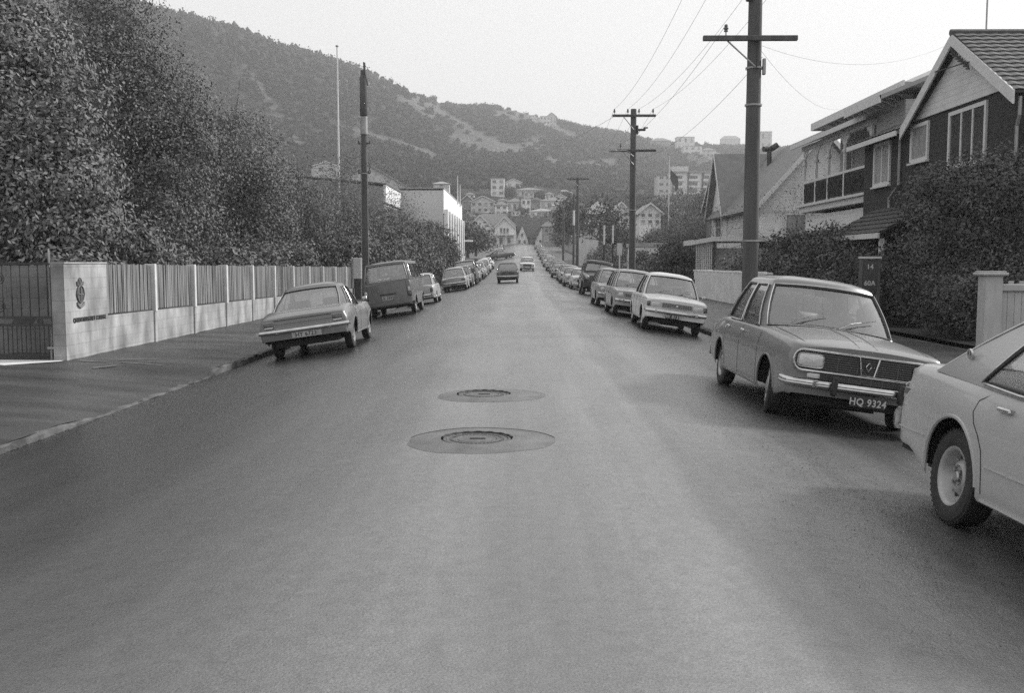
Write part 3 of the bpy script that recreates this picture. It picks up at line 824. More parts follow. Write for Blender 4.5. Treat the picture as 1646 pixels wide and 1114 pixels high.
def make_mini(body='paint_light'):
    c = common(Car(W=.70, R=.25, arch=.29, track=1.18, axle=(-1.0, 1.0), crease=.60, kb=.06, kt=.06, body=body, rs=.08,
        shoulder=[(-1.55,.76),(-1.2,.83),(0,.84),(.7,.84),(1.3,.80),(1.5,.74)], top=[(-1.55,.80),(-1.2,.87),(0,.87),(.7,.93),(1.2,.90),(1.5,.78)],
        plan=[(-1.55,.88),(-1.1,.98),(0,1.),(1.,.98),(1.5,.88)],
        gb=(-1.40,.66), gt=(-1.05,.30), wb=.64, wt=.52, zr=1.29, crown=.06, curv_f=.12, curv_r=.12, apill=.06, cpill=.14, split=(0,.4,1.), bpill=.04,
        doors=(-.25,.62), handles=(-.12,), sill=.22, bot_f=.26, bot_r=.26, hub='dish'))
    r = c.build()
    c.grille(r, -.34, .34, .47, .66, 6)
    for x in (-.50, .50): c.lamp(r, 1, x, .64, .18, .18, 'headlight', round_=True)
    c.bumper(r, 1, .36, h=.07, off=.06, lines=False); c.bumper(r, -1, .38, h=.07, off=.06, lines=False)
    c.plate(r, 1, 0, .29, ''); c.plate(r, -1, 0, .48, '')
    for x in (-.52, .52): c.lamp(r, -1, x, .58, .09, .2, 'tail_lamp', 'lens_dark')
    return r

def ground_pose(o, x, y, yaw=0.):
    """stand the thing on the cambered road at x, y; yaw 0 faces up the street"""
    e = .65
    sx_ = (road(x+e, y) - road(x-e, y)) / (2*e); sy_ = (prof(y+1.3) - prof(y-1.3)) / 2.6
    z = (road(x+e, y) + road(x-e, y)) / 2
    Mx = Matrix.Translation((x, y, z + .002)) @ Matrix.Rotation(-math.atan(sx_), 4, 'Y') @ Matrix.Rotation(math.atan(sy_), 4, 'X') @ Matrix.Rotation(yaw, 4, 'Z')
    o.matrix_basis = Mx; return o
def recolour(root, m):
    for ch in root.children:
        if ch.type == 'MESH' and ch.name.split('.')[0] == 'body':
            ch.material_slots[0].link = 'OBJECT'; ch.material_slots[0].material = m
# ------------------------------------------------------------------ road, kerbs, footpaths, ground, hills
def grid(name, xs, ys, f, m, kind='structure', smooth=True):
    X, Y = np.meshgrid(xs, ys); Z = np.array([[f(x, y) for x in xs] for y in ys])
    V = np.stack([X, Y, Z], -1).reshape(-1, 3); n = len(xs); i, k = np.meshgrid(np.arange(len(ys)-1), np.arange(n-1), indexing='ij')
    a = (i*n+k).ravel(); F = np.stack([a, a+1, a+n+1, a+n], -1)
    o = fast_mesh(name, V, F, m, smooth=smooth); o['kind'] = kind; return o

def road_material():
    m = bpy.data.materials.new('damp_asphalt'); m.use_nodes = True; t = m.node_tree; N = t.nodes; L = t.links; b = N['Principled BSDF']
    co = N.new('ShaderNodeTexCoord'); sp = N.new('ShaderNodeSeparateXYZ'); L.new(co.outputs['Object'], sp.inputs[0])
    def noise(scale, st=(1,1,1), detail=4, rough=.5):
        mp = N.new('ShaderNodeMapping'); mp.inputs['Scale'].default_value = st; L.new(co.outputs['Object'], mp.inputs[0])
        n = N.new('ShaderNodeTexNoise'); n.inputs['Scale'].default_value = scale; n.inputs['Detail'].default_value = detail; n.inputs['Roughness'].default_value = rough
        L.new(mp.outputs[0], n.inputs[0]); return n.outputs[0]
    def math_(op, a, c, d=None):
        n = N.new('ShaderNodeMath'); n.operation = op
        for i, q in enumerate((a, c) if d is None else (a, c, d)):
            if isinstance(q, (int, float)): n.inputs[i].default_value = q
            else: L.new(q, n.inputs[i])
        return n.outputs[0]
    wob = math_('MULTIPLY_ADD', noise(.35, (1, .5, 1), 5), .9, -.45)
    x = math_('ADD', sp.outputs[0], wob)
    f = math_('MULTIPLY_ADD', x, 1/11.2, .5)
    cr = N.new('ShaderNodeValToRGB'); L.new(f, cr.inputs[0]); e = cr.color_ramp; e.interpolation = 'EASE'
    st = [(-5.5, .010), (-4.6, .012), (-3.6, .015), (-2.9, .022), (-2.2, .048), (-1.4, .086), (-.6, .150), (.2, .135), (.75, .165), (1.05, .175), (1.22, .128), (1.9, .13), (2.35, .085), (3.0, .032), (4.8, .02)]  # damp tones across the road; right end also painted dark as shade under parked cars
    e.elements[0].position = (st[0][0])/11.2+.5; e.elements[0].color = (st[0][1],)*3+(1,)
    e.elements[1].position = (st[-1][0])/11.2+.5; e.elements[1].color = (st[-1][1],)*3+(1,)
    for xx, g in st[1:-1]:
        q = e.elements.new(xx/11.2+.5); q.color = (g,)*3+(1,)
    # long streaks left by tyres, blotches of damp, fine stones
    s1 = math_('MULTIPLY_ADD', noise(1.9, (1, .04, 1), 6, .65), .85, .58)
    s2 = math_('MULTIPLY_ADD', noise(.55, (1, .45, 1), 8, .65), .9, .55)
    s3 = math_('MULTIPLY_ADD', noise(95, detail=3, rough=.7), 1.6, .20)
    s4 = math_('MULTIPLY_ADD', noise(11, detail=8, rough=.75), .9, .55)
    mu = math_('MULTIPLY', math_('MULTIPLY', s1, s2), math_('MULTIPLY', s3, s4))
    mixc = N.new('ShaderNodeMix'); mixc.data_type = 'RGBA'; mixc.blend_type = 'MULTIPLY'; mixc.inputs[0].default_value = 1
    L.new(cr.outputs[0], mixc.inputs[6]); L.new(mu, mixc.inputs[7]); L.new(mixc.outputs[2], b.inputs['Base Color'])
    L.new(math_('MULTIPLY_ADD', math_('MULTIPLY', s2, s1), .27, .03), b.inputs['Roughness'])
    b.inputs['Specular IOR Level'].default_value = .75
    bp = N.new('ShaderNodeBump'); bp.inputs['Strength'].default_value = .5; bp.inputs['Distance'].default_value = .009
    L.new(math_('ADD', noise(90, detail=3), math_('MULTIPLY', noise(4, detail=5), 2.5)), bp.inputs['Height']); L.new(bp.outputs[0], b.inputs['Normal'])
    return m
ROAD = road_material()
ys = list(np.concatenate([np.arange(-6, 30, .5), np.arange(30, 100, 1.5), np.arange(100, 276, 4)]))
xs = list(np.linspace(KL - .02, KR + .02, 43))
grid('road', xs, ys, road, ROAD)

M['path'] = mat('path_asphalt', .036, .40, .7, .9, .5, bump=.5, bscale=60, detail=9, stretch=(.6, 1.6, 1), low=.008)
M['kerb'] = mat('kerb_concrete', .075, .8, .6, 3.5, bump=.5, bscale=24)
M['faded_paint'] = mat('faded_paint', .13, .8, .5, 4)
M['concrete'] = mat('pale_concrete', .30, .8, .25, 3, bump=.4, bscale=20)
M['bright_concrete'] = mat('bright_concrete', .62, .8, .1, 3, bump=.2, bscale=20)
M['soil'] = mat('soil_grass', .06, .95, .5, 1.2, .2, bump=.8, bscale=12, detail=6)
rng0 = random.Random(5)
def kerb_h(y):      # the left kerb drops for the driveway by the gate
    return float(np.interp(y, [-6, 11.2, 12.6, 16.6, 17.0, 300], [.08, .08, .01, .01, .12, .12]))
def path_left(x, y):
    f = (x - WL) / (KL - .0 - WL); f = min(1, max(0, f))
    zk = road(KL, y) + kerb_h(y); zw = prof(y) - .26
    return zw + (zk - zw) * f ** 1.2 + .006 * math.sin(3*x + y) + .004 * math.sin(y * 5.1)
def path_right(x, y):
    zk = road(KR, y) + .11; zw = prof(y) - .30
    return zk + (zw - zk) * min(1, (x - KR) / (WR - KR))
ysp = [y for y in ys if y < 262]
fine = sorted(set([round(v, 2) for v in np.arange(2, 30, .2)] + [round(float(y), 2) for y in ysp if y >= 30 or y < 2]))
grid('footpath', list(np.linspace(-9.8, KL - .03, 16)), fine, path_left, M['path'])
grid('footpath', list(np.linspace(KR + .15, WR + .6, 10)), [y for y in ysp], path_right, M['path'])
def kerb(name, x0, sgn, f, ylist, wide):
    mb = MB(); V = []
    for y in ylist:
        wd = wide(y); jt = (y % 1.05) < .2
        j = (-.022 if jt else 0) + (.05 if y < 20 else .018) * (rng0.random() - .5) + (.03 * max(0, rng0.random() - .82) if y < 18 else 0)
        z = f(y) - (.014 if jt else 0) - (.03 * max(0, rng0.random() - .8) if y < 20 else 0); zr = prof(y) + camber(x0) - .1
        V += [(x0 + j * sgn, y, zr), (x0 + j * sgn - sgn * .004, y, z - .02), (x0 + sgn * .02 + j, y, z - j * .3), (x0 + sgn * wd, y, z + .004), (x0 + sgn * wd, y, zr)]
    mb.add(V, [(i*5+k, i*5+k+1, i*5+6+k, i*5+5+k) for i in range(len(ylist)-1) for k in range(4)])
    o = mb.build(name, M['kerb'], smooth=40); o['kind'] = 'structure'; return o
kerb('kerb', KL, -1, lambda y: road(KL, y) + kerb_h(y) + .004, fine, lambda y: float(np.interp(y, [0, 8.5, 11.5, 13, 300], [.62, .45, .16, .10, .15])) + .05*math.sin(y*7.3)*math.sin(y*2.9)*(y < 17))
kerb('kerb', KR, 1, lambda y: road(KR, y) + .115, fine, lambda y: .17)
# pale apron under the gate
ap = MB(); ap.add([(-8.12, 17.36, -.252), (-9.95, 17.5, -.25), (-9.95, 15.9, -.262), (-9.1, 16.1, -.26), (-8.75, 16.6, -.257), (-8.12, 17.2, -.254)], [(0, 1, 2, 3, 4, 5)])
tag(ap.build('gateway_apron', M['bright_concrete']), kind='structure')
# chalky survey lines left on the driveway
for a, b, wd in (((-7.25, 17.6), (-6.75, 18.2), .04), ((-7.1, 17.3), (-6.3, 17.2), .03), ((-7.85, 17.35), (-7.3, 17.25), .045), ((-7.25, 16.5), (-7.0, 16.9), .05)):
    d = Vector((b[0]-a[0], b[1]-a[1])).normalized(); n = Vector((-d.y, d.x)) * wd
    P = [(a[0]+n.x, a[1]+n.y), (a[0]-n.x, a[1]-n.y), (b[0]-n.x*.5, b[1]-n.y*.5), (b[0]+n.x*.5, b[1]+n.y*.5)]
    o = MB().add([(p[0], p[1], path_left(*p) + .014) for p in P], [(0, 1, 2, 3)]).build('painted_line', M['faded_paint']); tag(o, kind='structure')

# ground: near lots
def axis(lo, hi, pts): return pts
gx = [-900, -600, -400, -300, -240, -200, -160, -130, -110, -90, -75, -60, -50, -40, -32, -26, -20, -16, -13, -10.5, -9.3, -8.0, -7.9, 8.9, 9.0, 9.7, 11, 13, 16, 20, 26, 32, 40, 50, 60, 75, 90, 110, 130, 160, 200, 240, 300, 400, 600, 900]
gy = list(np.concatenate([[-60, -30, -10], np.arange(0, 262, 6.), [262]]))
grid('ground', gx, gy, G, M['soil'])
CLEAR = [([(585,138),(640,150),(680,163),(705,180),(735,200),(765,218),(800,232)], 6), ([(735,222),(780,240),(830,242),(866,230)], 8), ([(395,105),(430,150),(452,190),(488,240),(512,262)], 3),
         ([(650,160),(672,168),(694,186)], 10), ([(795,186),(860,196),(900,214),(932,226)], 5), ([(330,120),(360,175),(395,235)], 3), ([(540,205),(620,225),(700,250)], 3), ([(880,258),(930,268),(985,262)], 4)]
def clearness(x, y, z):
    """how grassy the hillside is: tracks, slips and the bare spur"""
    if y < 100: return 0.
    px = HX + FPX * x / y; py = HY - FPX * (z - CAMZ) / y; best = 0.
    wob = 5 * vnoise(x*.05, y*.05)
    for pl, w_ in CLEAR:
        for (x0, y0), (x1, y1) in zip(pl, pl[1:]):
            dx, dy = x1-x0, y1-y0; t = max(0, min(1, ((px-x0)*dx + (py-y0)*dy) / (dx*dx+dy*dy)))
            d = math.hypot(px-x0-t*dx, py-y0-t*dy) + wob*.5; best = max(best, min(1, max(0, 1.5 - d / w_)))
    return best
def hill_material():
    m = bpy.data.materials.new('hill_grass'); m.use_nodes = True; t = m.node_tree; N = t.nodes; L = t.links; b = N['Principled BSDF']
    co = N.new('ShaderNodeTexCoord')
    def nz(s, d, r=.6):
        n = N.new('ShaderNodeTexNoise'); n.inputs['Scale'].default_value = s; n.inputs['Detail'].default_value = d; n.inputs['Roughness'].default_value = r; L.new(co.outputs['Object'], n.inputs[0]); return n
    n = nz(.012, 8); r = N.new('ShaderNodeMapRange'); r.inputs[1].default_value = .35; r.inputs[2].default_value = .68; r.inputs[3].default_value = .035; r.inputs[4].default_value = .11
    L.new(n.outputs[0], r.inputs[0])
    n2 = nz(.12, 6, .7); r2 = N.new('ShaderNodeMapRange'); r2.inputs[3].default_value = .5; r2.inputs[4].default_value = 1.5; L.new(n2.outputs[0], r2.inputs[0])
    r.inputs[3].default_value = .026; r.inputs[4].default_value = .042
    at_ = N.new('ShaderNodeAttribute'); at_.attribute_name = 'grass'; mg = N.new('ShaderNodeMix'); mg.data_type = 'FLOAT'; L.new(at_.outputs['Fac'], mg.inputs[0]); L.new(r.outputs[0], mg.inputs[2]); mg.inputs[3].default_value = .11
    mu = N.new('ShaderNodeMath'); mu.operation = 'MULTIPLY'; L.new(mg.outputs[0], mu.inputs[0]); L.new(r2.outputs[0], mu.inputs[1]); L.new(mu.outputs[0], b.inputs['Base Color'])
    b.inputs['Roughness'].default_value = .95; b.inputs['Specular IOR Level'].default_value = .1
    bp = N.new('ShaderNodeBump'); bp.inputs['Distance'].default_value = 3; L.new(nz(.25, 6).outputs[0], bp.inputs['Height']); L.new(bp.outputs[0], b.inputs['Normal'])
    return m
M['hill'] = hill_material()
gx2 = sorted(set(gx + list(np.arange(-400, 401, 6.)) + list(np.arange(-1600, 1601, 60.))))
gx2 = [gx2[0]] + [b for a, b in zip(gx2, gx2[1:]) if b - a > 2]
gy2 = list(np.concatenate([np.arange(262, 1250, 7.), [1300, 1400, 1600, 2000, 3000]]))
HO = grid('hills', gx2, gy2, G, M['hill'])
ga = HO.data.attributes.new('grass', 'FLOAT', 'POINT')
ga.data.foreach_set('value', [clearness(*v.co) for v in HO.data.vertices])

# ------------------------------------------------------------------ foliage
def leaf_quads(C, size, rg, up=.25, asp=.5, nb=None):
    n = len(C)
    a = rg.normal(size=(n, 3))
    if nb is not None:
        nn = nb + rg.normal(size=(n, 3)) * .42; nn /= np.linalg.norm(nn, axis=1, keepdims=True); a -= nn*(a*nn).sum(1, keepdims=True)
    a /= np.linalg.norm(a, axis=1, keepdims=True)
    b = rg.normal(size=(n, 3)) if nb is None else np.cross(a, nn); b -= a * (a*b).sum(1, keepdims=True); b /= np.linalg.norm(b, axis=1, keepdims=True)
    s = size * rg.uniform(.6, 1.35, (n, 1))
    V = np.stack([C - a*s*.5, C + b*s*asp*.5 + a*s*.05, C + a*s*.5, C - b*s*asp*.5 + a*s*.05], 1).reshape(-1, 3)
    return V, np.arange(4*n).reshape(n, 4)
def crown_points(blobs, n, rg, per=40, spread=.30, fill=.35):
    B = np.array(blobs, float); ar = (B[:, 3]*B[:, 4] + B[:, 4]*B[:, 5] + B[:, 3]*B[:, 5]); ar /= ar.sum()
    K = max(3, n // per); idx = rg.choice(len(B), K, p=ar)
    d = rg.normal(size=(K, 3)); d /= np.linalg.norm(d, axis=1, keepdims=True)
    d[:, 2] = np.where(d[:, 2] < -.75, -d[:, 2], d[:, 2])
    rad = rg.uniform(fill, 1.06, (K, 1)) ** .6
    c = B[idx, :3] + d * rad * B[idx, 3:6]
    sc = spread * rg.uniform(.55, 1.5, (K, 1))
    pts = c[rg.integers(0, K, n)] if False else np.repeat(c, per, 0); scs = np.repeat(sc, per, 0)
    g = rg.normal(size=pts.shape); g[:, 2] *= .75
    dc = np.repeat(d, per, 0); nb = g + .7*dc + np.array([0, 0, .35]); nb /= np.linalg.norm(nb, axis=1, keepdims=True)
    return pts + g * scs, c, nb
BARK = mat('bark', .12, .9, .4, 6, .3, bump=.6, bscale=18, stretch=(1, 1, .3))
LEAF = {'dark': leaf_mat('leaves_dark', .090, .6, 1.3), 'mid': leaf_mat('leaves_mid', .150, .5), 'pale': leaf_mat('leaves_pale', .165, .55, .8), 'grey': leaf_mat('leaves_grey', .17, .4),
        'far': leaf_mat('leaves_far', .055, .6, .05), 'twig': mat('twigs', .075, .9, .3, 3)}
def tree(name, label, x, y, blobs, n, size, m='mid', seed=1, cat='tree', group=None, trunk=.18, spread=.30, per=40, z0=None, limbs=14, asp=.5, fill=.35, trunk_name='trunk', clip=None):
    z = G(x, y) - .05 if z0 is None else z0
    root = empty(name, (x, y, z)); tag(root, label, cat, group)
    rg = np.random.default_rng(seed)
    P, cl, nb = crown_points(blobs, n, rg, per, spread, fill)
    low = P[:, 2] < .05; P[low, 2] = rg.uniform(.05, .5, low.sum())
    if clip is None: clip = -8.55 if x < 0 and y < 49 else (9.55 if 0 < x < 20 and y < 55 else None)
    if clip is not None:
        kp = (P[:, 0] + x < clip + rg.normal(size=len(P))*.08) if x < 0 else (P[:, 0] + x > clip + rg.normal(size=len(P))*.2 - .25*np.clip(P[:, 2]-1.5, 0, 3))
        P = P[kp]; nb = nb[kp]
    V, F = leaf_quads(P, size, rg, asp=asp, nb=nb)
    fast_mesh('crown', V, F, LEAF[m], root)
    t = MB(); top = max(b[2] for b in blobs); cx = np.mean([b[0] for b in blobs]); cy = np.mean([b[1] for b in blobs])
    fork = Vector((cx*.3, cy*.3, top * .32)); t.tube([(0, 0, -.4), (0, 0, .1), fork * .6, fork], [trunk*1.3, trunk*1.15, trunk, trunk*.85], 8)
    pick = [Vector(b[:3]) for b in blobs] + [Vector(c) for c in cl[rg.choice(len(cl), min(limbs, len(cl)), replace=False)]]
    for i, q in enumerate(pick):
        if q.z < fork.z * .6: q.z = fork.z * .8
        mid = fork.lerp(q, .5) + Vector(rg.normal(size=3) * .12 * (q - fork).length) * .5
        r0 = trunk * (.6 if i < len(blobs) else .30)
        t.tube([fork, fork.lerp(mid, .5) + Vector((0, 0, .05)), mid, q.lerp(mid, .4), q, q + (q-mid)*.35], [r0, r0*.85, r0*.6, r0*.35, r0*.2, r0*.08], 5)
    t.build(trunk_name, BARK, root, smooth=60)
    return root
def bare_tree(name, label, x, y, h, seed=1, spread=.9, r=.12, depth=5, cat='tree', group=None, z0=None, leaves=0, lean=(0, 0)):
    z = G(x, y) - .05 if z0 is None else z0
    root = empty(name, (x, y, z)); tag(root, label, cat, group); rg = random.Random(seed)
    t = MB(); tw = MB(); ends = []
    def go(p, d, L, r_, k):
        q = p; pts = [p]; rs = [r_]
        for i in range(3):
            d = (d + Vector((rg.gauss(0, .13), rg.gauss(0, .13), rg.gauss(0, .07) + .03))).normalized(); q = q + d * L / 3; pts.append(q); rs.append(r_ * (1 - .13 * (i + 1)))
        (t if k > 2 else tw).tube(pts, rs, 5 if k > 2 else 3)
        if k == 0: ends.append(q); return
        for j in range(rg.choice((2, 3, 3)) if k > 1 else 3):
            a = Vector((rg.gauss(0, spread), rg.gauss(0, spread), rg.gauss(.25, .35)))
            go(pts[-1] if j < 2 else pts[2], (d * .9 + a * .62).normalized(), L * rg.uniform(.62, .85), rs[-1] * rg.uniform(.6, .75), k - 1)
    for i in range(3 if depth > 4 else 2):
        d0 = Vector((rg.gauss(lean[0], .28), rg.gauss(lean[1], .28), 1)).normalized()
        go(Vector((0, 0, -.1)), d0, h * .34, r, depth)
    t.build('trunk', BARK, root, smooth=60); 
    tw.build('crown', LEAF['twig'], root, fix=False)
    if leaves:
        g = np.random.default_rng(seed); E = np.array([e[:] for e in ends]); P = E[g.integers(0, len(E), leaves)] + g.normal(size=(leaves, 3)) * .22
        V, F = leaf_quads(P, .09, g); fast_mesh('leaves', V, F, LEAF['mid'], root)
    return root

# bush and pines over the hill: one mass of crowns
def hill_bush():
    import bmesh
    bm = bmesh.new(); bmesh.ops.create_icosphere(bm, subdivisions=1, radius=1); base = np.array([v.co[:] for v in bm.verts]); fc = np.array([[v.index for v in f.verts] for f in bm.faces]); bm.free()
    rg = np.random.default_rng(11); Vs = []; Fs = []; n = 0; k = 0; cnt = 0; cen = []; rad = []
    while cnt < 14000 and k < 80000:
        k += 1
        px = rg.uniform(-60, 1720); s = rg.uniform(.0, 1.03) ** .8
        Rr = float(np.interp(px, SKX, RR)); r = 262 + s * (Rr - 262); r = r if s > 0 else 270
        Y = r / math.sqrt(1 + ((px-HX)/FPX)**2); X = (px - HX) / FPX * Y
        # clearings: pale grass faces below the ridge and a spur in the middle
        clear = clearness(X, Y, G(X, Y)) > .35
        town = s < .27 and 735 < px < 935 or s < .14 and px > 735
        if clear and rg.random() < .93: continue
        if 1 < px < 300 and s < .3: continue
        if town and rg.random() < .93: continue
        ridge = s > .78 and px < 665
        R_ = rg.uniform(1.3, 3.2) * (.5 + .5 * r / 700) * (1.35 if s > .8 and px < 665 else 1); H = R_ * (rg.uniform(1.1, 1.6) if ridge else rg.uniform(.7, 1.05))
        z = G(X, Y) + H * (.5 if ridge else .25)
        jit = 1 + rg.normal(size=(len(base), 1)) * .22
        V = base * jit * np.array([R_*.85, R_*.85, H*.85]) + np.array([X, Y, z])
        cen.append((X, Y, z)); rad.append((R_, H)); Vs.append(V * 1.); Fs.append(fc + n); n += len(base); cnt += 1
    V = np.concatenate(Vs); F = np.concatenate(Fs); F = np.concatenate([F, F[:, 2:3]], 1)
    me_cut = len(F); C = np.repeat(np.array(cen), 22, 0); rr = np.repeat(np.array(rad), 22, 0); d = rg.normal(size=C.shape); d[:, 2] = np.abs(d[:, 2]); d /= np.linalg.norm(d, axis=1, keepdims=True)
    P = C + d * np.stack([rr[:, 0], rr[:, 0], rr[:, 1]], 1) * rg.uniform(.8, 1.15, (len(C), 1))
    V2, F2 = leaf_quads(P, 1.5, rg, asp=.8)
    tri = F[:, :3]; o = fast_mesh('hill_bush', V, tri, FARBUSH)
    o2 = fast_mesh('hill_foliage', V2, F2, FARBUSH); tag(o2, kind='stuff')
    tag(o, kind='stuff'); return o
FARBUSH = mat('far_bush', .042, .95, .8, .25, .05, bump=1.0, bscale=.9, detail=8)
hill_bush()
# ------------------------------------------------------------------ building helpers
M['wall_white'] = mat('white_wall', .66, .85, .10, 1.5, bump=.15, bscale=30)
M['wall_cream'] = mat('cream_wall', .50, .85, .12, 1.5, bump=.15, bscale=30)
M['wall_grey'] = mat('grey_wall', .26, .85, .15, .8, bump=.15, bscale=30)
M['wall_dark'] = mat('dark_wall', .10, .85, .2, 1)
M['boards_white'] = mat('painted_weatherboards', .70, .7, .08, 2, boards=6.5, bump=.5)
M['boards_cream'] = mat('cream_weatherboards', .36, .7, .1, 2, boards=6.5, bump=.5)
M['boards_grey'] = mat('grey_weatherboards', .20, .7, .1, 2, boards=6.5, bump=.5)
M['shingle'] = mat('dark_shingles', .030, .85, .35, 8, bricks=(.16, .2, .012, .5, .35), bump=.6)
M['tile'] = mat('clay_tiles', .085, .8, .3, 5, bump=.3, bscale=14)
M['tile_dark'] = mat('dark_tiles', .05, .8, .3, 5, bump=.3, bscale=14)
M['roof_iron'] = mat('painted_roof_iron', .17, .6, .15, 2, bump=.2, bscale=8)
M['roof_pale'] = mat('pale_roof', .30, .6, .12, 1)
M['roof_dark'] = mat('dark_roof', .07, .8, .2, 2)
M['trim_white'] = mat('white_joinery', .58, .6, .08, 8)
M['pane_dark'] = mat('window_pane', .03, .08, .3, .7, .8)
M['pane_curtain'] = mat('curtained_pane', .26, .25, .35, 5, .8, stretch=(6, 6, .3))
M['block'] = mat('concrete_block', .30, .85, .5, 2.2, stretch=(1, 1, .45), bump=.4, bricks=(.40, .20, .006, .5, .68), detail=6)
M['batten'] = mat('weathered_battens', .17, .85, .75, 3.4, bump=.4, bscale=20, stretch=(1, 4, .22), detail=2)
M['batten_dark'] = mat('batten_gap', .04, .9)
M['post_white'] = mat('white_post', .55, .7, .1, 5)
M['iron'] = mat('painted_iron', .035, .5, .2, 10)
M['pole'] = mat('timber_pole', .085, .85, .3, 5, bump=.5, bscale=18, stretch=(1, 1, .12))
M['porcelain'] = mat('insulator', .10, .3)
M['galv'] = mat('galvanised', .30, .5, .15, 6, metal=.3)
M['wire'] = mat('wire', .26, .6)
M['stucco'] = mat('white_render', .66, .85, .10, 1.2, bump=.2, bscale=25)

def window(parent, Mx, w, h, nx=1, nz=1, fr=.07, m='trim_white', pane='pane_dark', sill=True, bar=.035):
    f = MB(); f.M = Mx; d = .06
    f.box(-w/2-fr, -w/2, -d, .03, -fr, h+fr); f.box(w/2, w/2+fr, -d, .03, -fr, h+fr)
    f.box(-w/2, w/2, -d, .03, h, h+fr); f.box(-w/2, w/2, -d, .03, -fr, 0)
    for k in range(1, nx): x = -w/2 + w*k/nx; f.box(x-bar, x+bar, -d+.012, .02, 0, h)
    for k in range(1, nz): z = h*k/nz; f.box(-w/2, w/2, -d+.02, .015, z-bar*.7, z+bar*.7)
    if sill: f.box(-w/2-fr-.05, w/2+fr+.05, -d-.06, -.005, -fr-.06, -fr-.002)
    o = f.build('window', M[m], parent)
    g = MB(); g.M = Mx; g.box(-w/2, w/2, -.018, -.008, 0, h); g.build('pane', M[pane], o)
    return o
def face_mx(face, w, d, u, z):
    """matrix of a window foot on a face of a w x d box centred on the origin; outward is the local -y"""
    if face == 'f': return Matrix.Translation((u, -d/2, z))
    if face == 'b': return Matrix.Translation((u, d/2, z)) @ Matrix.Rotation(math.pi, 4, 'Z')
    if face == 'l': return Matrix.Translation((-w/2, u, z)) @ Matrix.Rotation(-math.pi/2, 4, 'Z')
    return Matrix.Translation((w/2, u, z)) @ Matrix.Rotation(math.pi/2, 4, 'Z')
def slab(mb, P, th):
    P = [Vector(p) for p in P]; n = (P[1]-P[0]).cross(P[2]-P[0]).normalized()
    if n.z < 0: n = -n
    return mb.poly(P, n * th)
def gable_roof(w, d, h, rh, ridge, oh=.4, th=.14):
    mb = MB()
    if ridge == 'x':
        k = rh/(d/2); e = oh*k
        for s in (-1, 1): slab(mb, [(-w/2-oh, s*(d/2+oh), h-e), (w/2+oh, s*(d/2+oh), h-e), (w/2+oh, 0, h+rh), (-w/2-oh, 0, h+rh)], th)
    else:
        k = rh/(w/2); e = oh*k
        for s in (-1, 1): slab(mb, [(s*(w/2+oh), -d/2-oh, h-e), (s*(w/2+oh), d/2+oh, h-e), (0, d/2+oh, h+rh), (0, -d/2-oh, h+rh)], th)
    return mb
def barge(w, d, h, rh, ridge, oh=.4, th=.22, bw=.05):
    mb = MB()
    for e_ in (-1, 1):
        for s in (-1, 1):
            if ridge == 'x': mb.poly([(e_*(w/2+oh+.01), s*(d/2+oh), h-oh*rh/(d/2)-.06), (e_*(w/2+oh+.01), 0, h+rh-.06), (e_*(w/2+oh+.01), 0, h+rh+th), (e_*(w/2+oh+.01), s*(d/2+oh), h-oh*rh/(d/2)+th)], (e_*bw, 0, 0))
            else: mb.poly([(s*(w/2+oh), e_*(d/2+oh+.01), h-oh*rh/(w/2)-.06), (0, e_*(d/2+oh+.01), h+rh-.06), (0, e_*(d/2+oh+.01), h+rh+th), (s*(w/2+oh), e_*(d/2+oh+.01), h-oh*rh/(w/2)+th)], (0, e_*bw, 0))
    return mb
